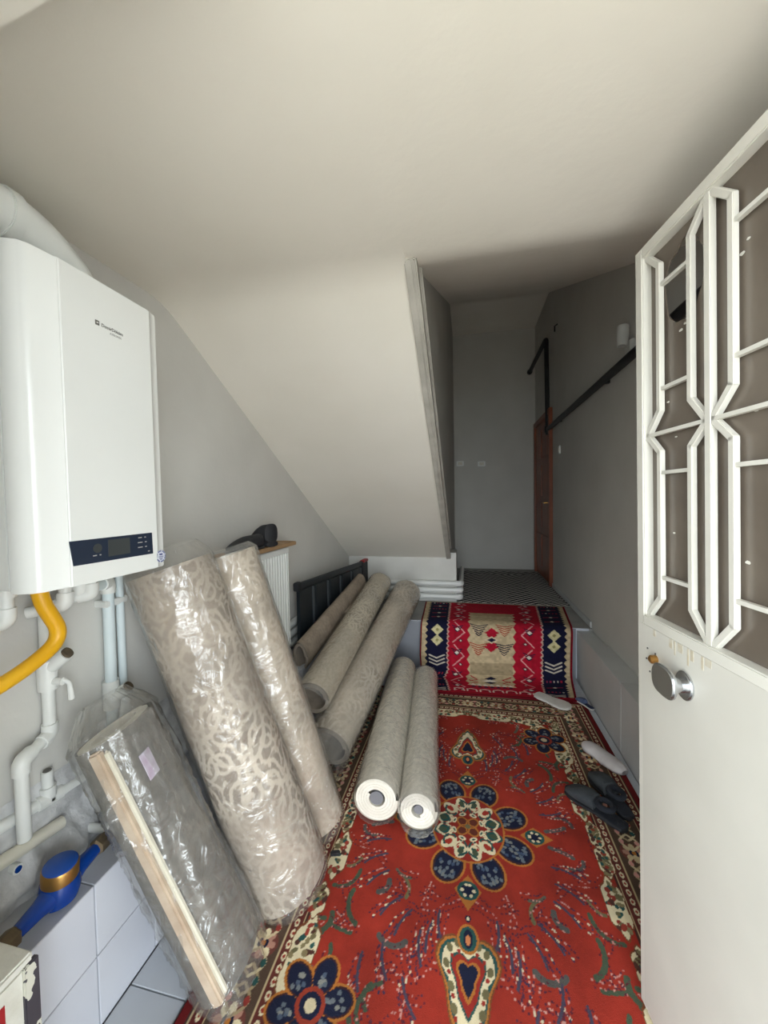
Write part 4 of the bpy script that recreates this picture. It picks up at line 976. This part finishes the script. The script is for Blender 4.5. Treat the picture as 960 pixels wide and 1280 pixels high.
for k, s in enumerate((.08, .34, .60, .86, 1.12)):
    MB().prism([(s-.08, .47), (s+.115, .47), (s+.115, .87-.045*s), (s-.08, .87-.045*s)], lambda a, b, d: lp(a, b, d), -.010, .016).build('tread', LADB, LA, .004)
    MB().prism([(s+.122, .48), (s+.146, .48), (s+.146, .86-.045*s), (s+.122, .86-.045*s)], lambda a, b, d: lp(a, b, d), -.006, .019).build('tread_nosing', LADG, LA, .002)
MB().prism([(LLn-.16, .44), (LLn+.01, .44), (LLn+.01, .865), (LLn-.16, .865)], lambda a, b, d: lp(a, b, d), -.03, .022).build('top_platform', BLACK, LA, .01)
for z in (.86, .56): MB().prism([(LLn-.12, z-.012), (LLn+.012, z-.012), (LLn+.012, z+.012), (LLn-.12, z+.012)], lambda a, b, d: lp(a, b, d), -.02, .026).build('red_clip', REDP, LA, .003)
for z in (.90, .45): MB().prism([(-.03, z-.03), (.03, z-.03), (.03, z+.03), (-.03, z+.03)], lambda a, b, d: lp(a, b, d), -.018, .018).build('rubber_foot', BLACK, LA, .006)

# three white pipes round the foot of the stair
for k, (z, lb) in enumerate(((.615, 'topmost of the three white pipes along the low wall under the stair'), (.547, 'middle of the three white pipes along the low wall under the stair'), (.478, 'lowest of the three white pipes along the low wall under the stair'))):
    t = thing('heating_pipe', lb, 'pipe', (-1.24, 2.4, z), 'white pipes under the stair')
    MB().tube(fil([(-1.246, 2.42, z), (-1.246, YB-.034, z), (-.072-.004*k, YB-.034, z), (-.072-.004*k, 4.9, z)], .05, 6), .026, 14).build('pipe_run', WHITEP, t, smooth=True)
    MB().tube(fil([(-.13, YB-.034, z), (-.072-.004*k, YB-.034, z), (-.072-.004*k, YB+.03, z)], .045, 6), .031, 14).build('elbow', WHITEP, t, smooth=True)
    MB().tube([(-.50, YB-.034, z), (-.44, YB-.034, z)], .030, 14).build('coupling', WHITEP, t, smooth=True)

# ------------------------------------------------------------------ black gas pipe and bits in the hall
xg = XR-.034
gp = thing('gas_pipe', 'black painted gas pipe rising level along the right wall then up over the hall door', 'pipe', (xg, 4.9, 2.3))
MB().tube(fil([(xg, .6, 2.33), (xg, 4.93, 2.30)], .02), .027, 14).build('pipe_run', PIPEB, gp, smooth=True)
MB().tube(fil([(xg, 4.95, 2.24), (xg, 5.02, 3.40), (xg-.05, 5.94, 3.30)], .04, 5), .026, 14).build('pipe_run', PIPEB, gp, smooth=True)
MB().lathe([(.034, -.04), (.036, -.03), (.036, .03), (.034, .04)], (xg, 4.95, 2.30), (0, 0, 1), 14).build('elbow', PIPEB, gp, smooth=True)
MB().lathe([(.034, -.03), (.036, -.02), (.036, .02), (.034, .03)], (xg-.05, 5.94, 3.30), (0, 1, 0), 14).build('end_cap', PIPEB, gp, smooth=True)
for y in (1.6, 3.0, 4.4): MB().box((xg, y-.012, 2.285), (XR, y+.012, 2.345)).build('wall_clip', PIPEB, gp)
wl_ = thing('wall_lamp', 'cloudy plastic cup lamp perched above the black pipe', 'lamp', (XR, 2.63, 2.45))
MB().box((XR-.03, 2.57, 2.36), (XR, 2.66, 2.43)).build('lamp_base', CLEARP, wl_, .006)
MB().lathe([(.026, 0), (.034, .05), (.036, .12), (.032, .124), (.028, .05), (.014, .010)], (XR-.06, 2.615, 2.40), (.1, .1, 1), 18).build('lamp_cup', CLEARP, wl_, smooth=True)
def plate(name, label, y, z, w_, h_, back=False):
    t = thing(name, label, 'socket', (y, YH, z) if back else (XR, y, z))
    if back:
        MB().box((y-w_/2, YH-.012, z-h_/2), (y+w_/2, YH, z+h_/2)).build('plate', WHITEP, t, .004); MB().box((y-w_*.3, YH-.018, z-h_*.3), (y+w_*.3, YH-.011, z+h_*.3)).build('rocker', CREAMP, t, .002)
    else:
        MB().box((XR-.012, y-w_/2, z-h_/2), (XR, y+w_/2, z+h_/2)).build('plate', WHITEP, t, .004); MB().box((XR-.018, y-w_*.3, z-h_*.3), (XR-.011, y+w_*.3, z+h_*.3)).build('rocker', CREAMP, t, .002)
plate('light_switch', 'pale switch plate on the hall end wall nearest the stair flank', -.10, 2.02, .11, .075, True)
plate('light_switch', 'pale switch plate on the hall end wall nearer the brown door', .217, 2.005, .11, .075, True)
plate('light_switch', 'small cream switch on the right wall beside the brown door', 4.48, 2.0, .07, .09)
wh_ = MB().tube([(XR, 4.58, 3.38), (XR-.03, 4.58, 3.36), (XR-.03, 4.58, 3.30)], .008, 8); tag(wh_.build('wall_hook', PIPEB, None, 0, True), 'small dark hook high on the right wall above the pipe', 'hook')
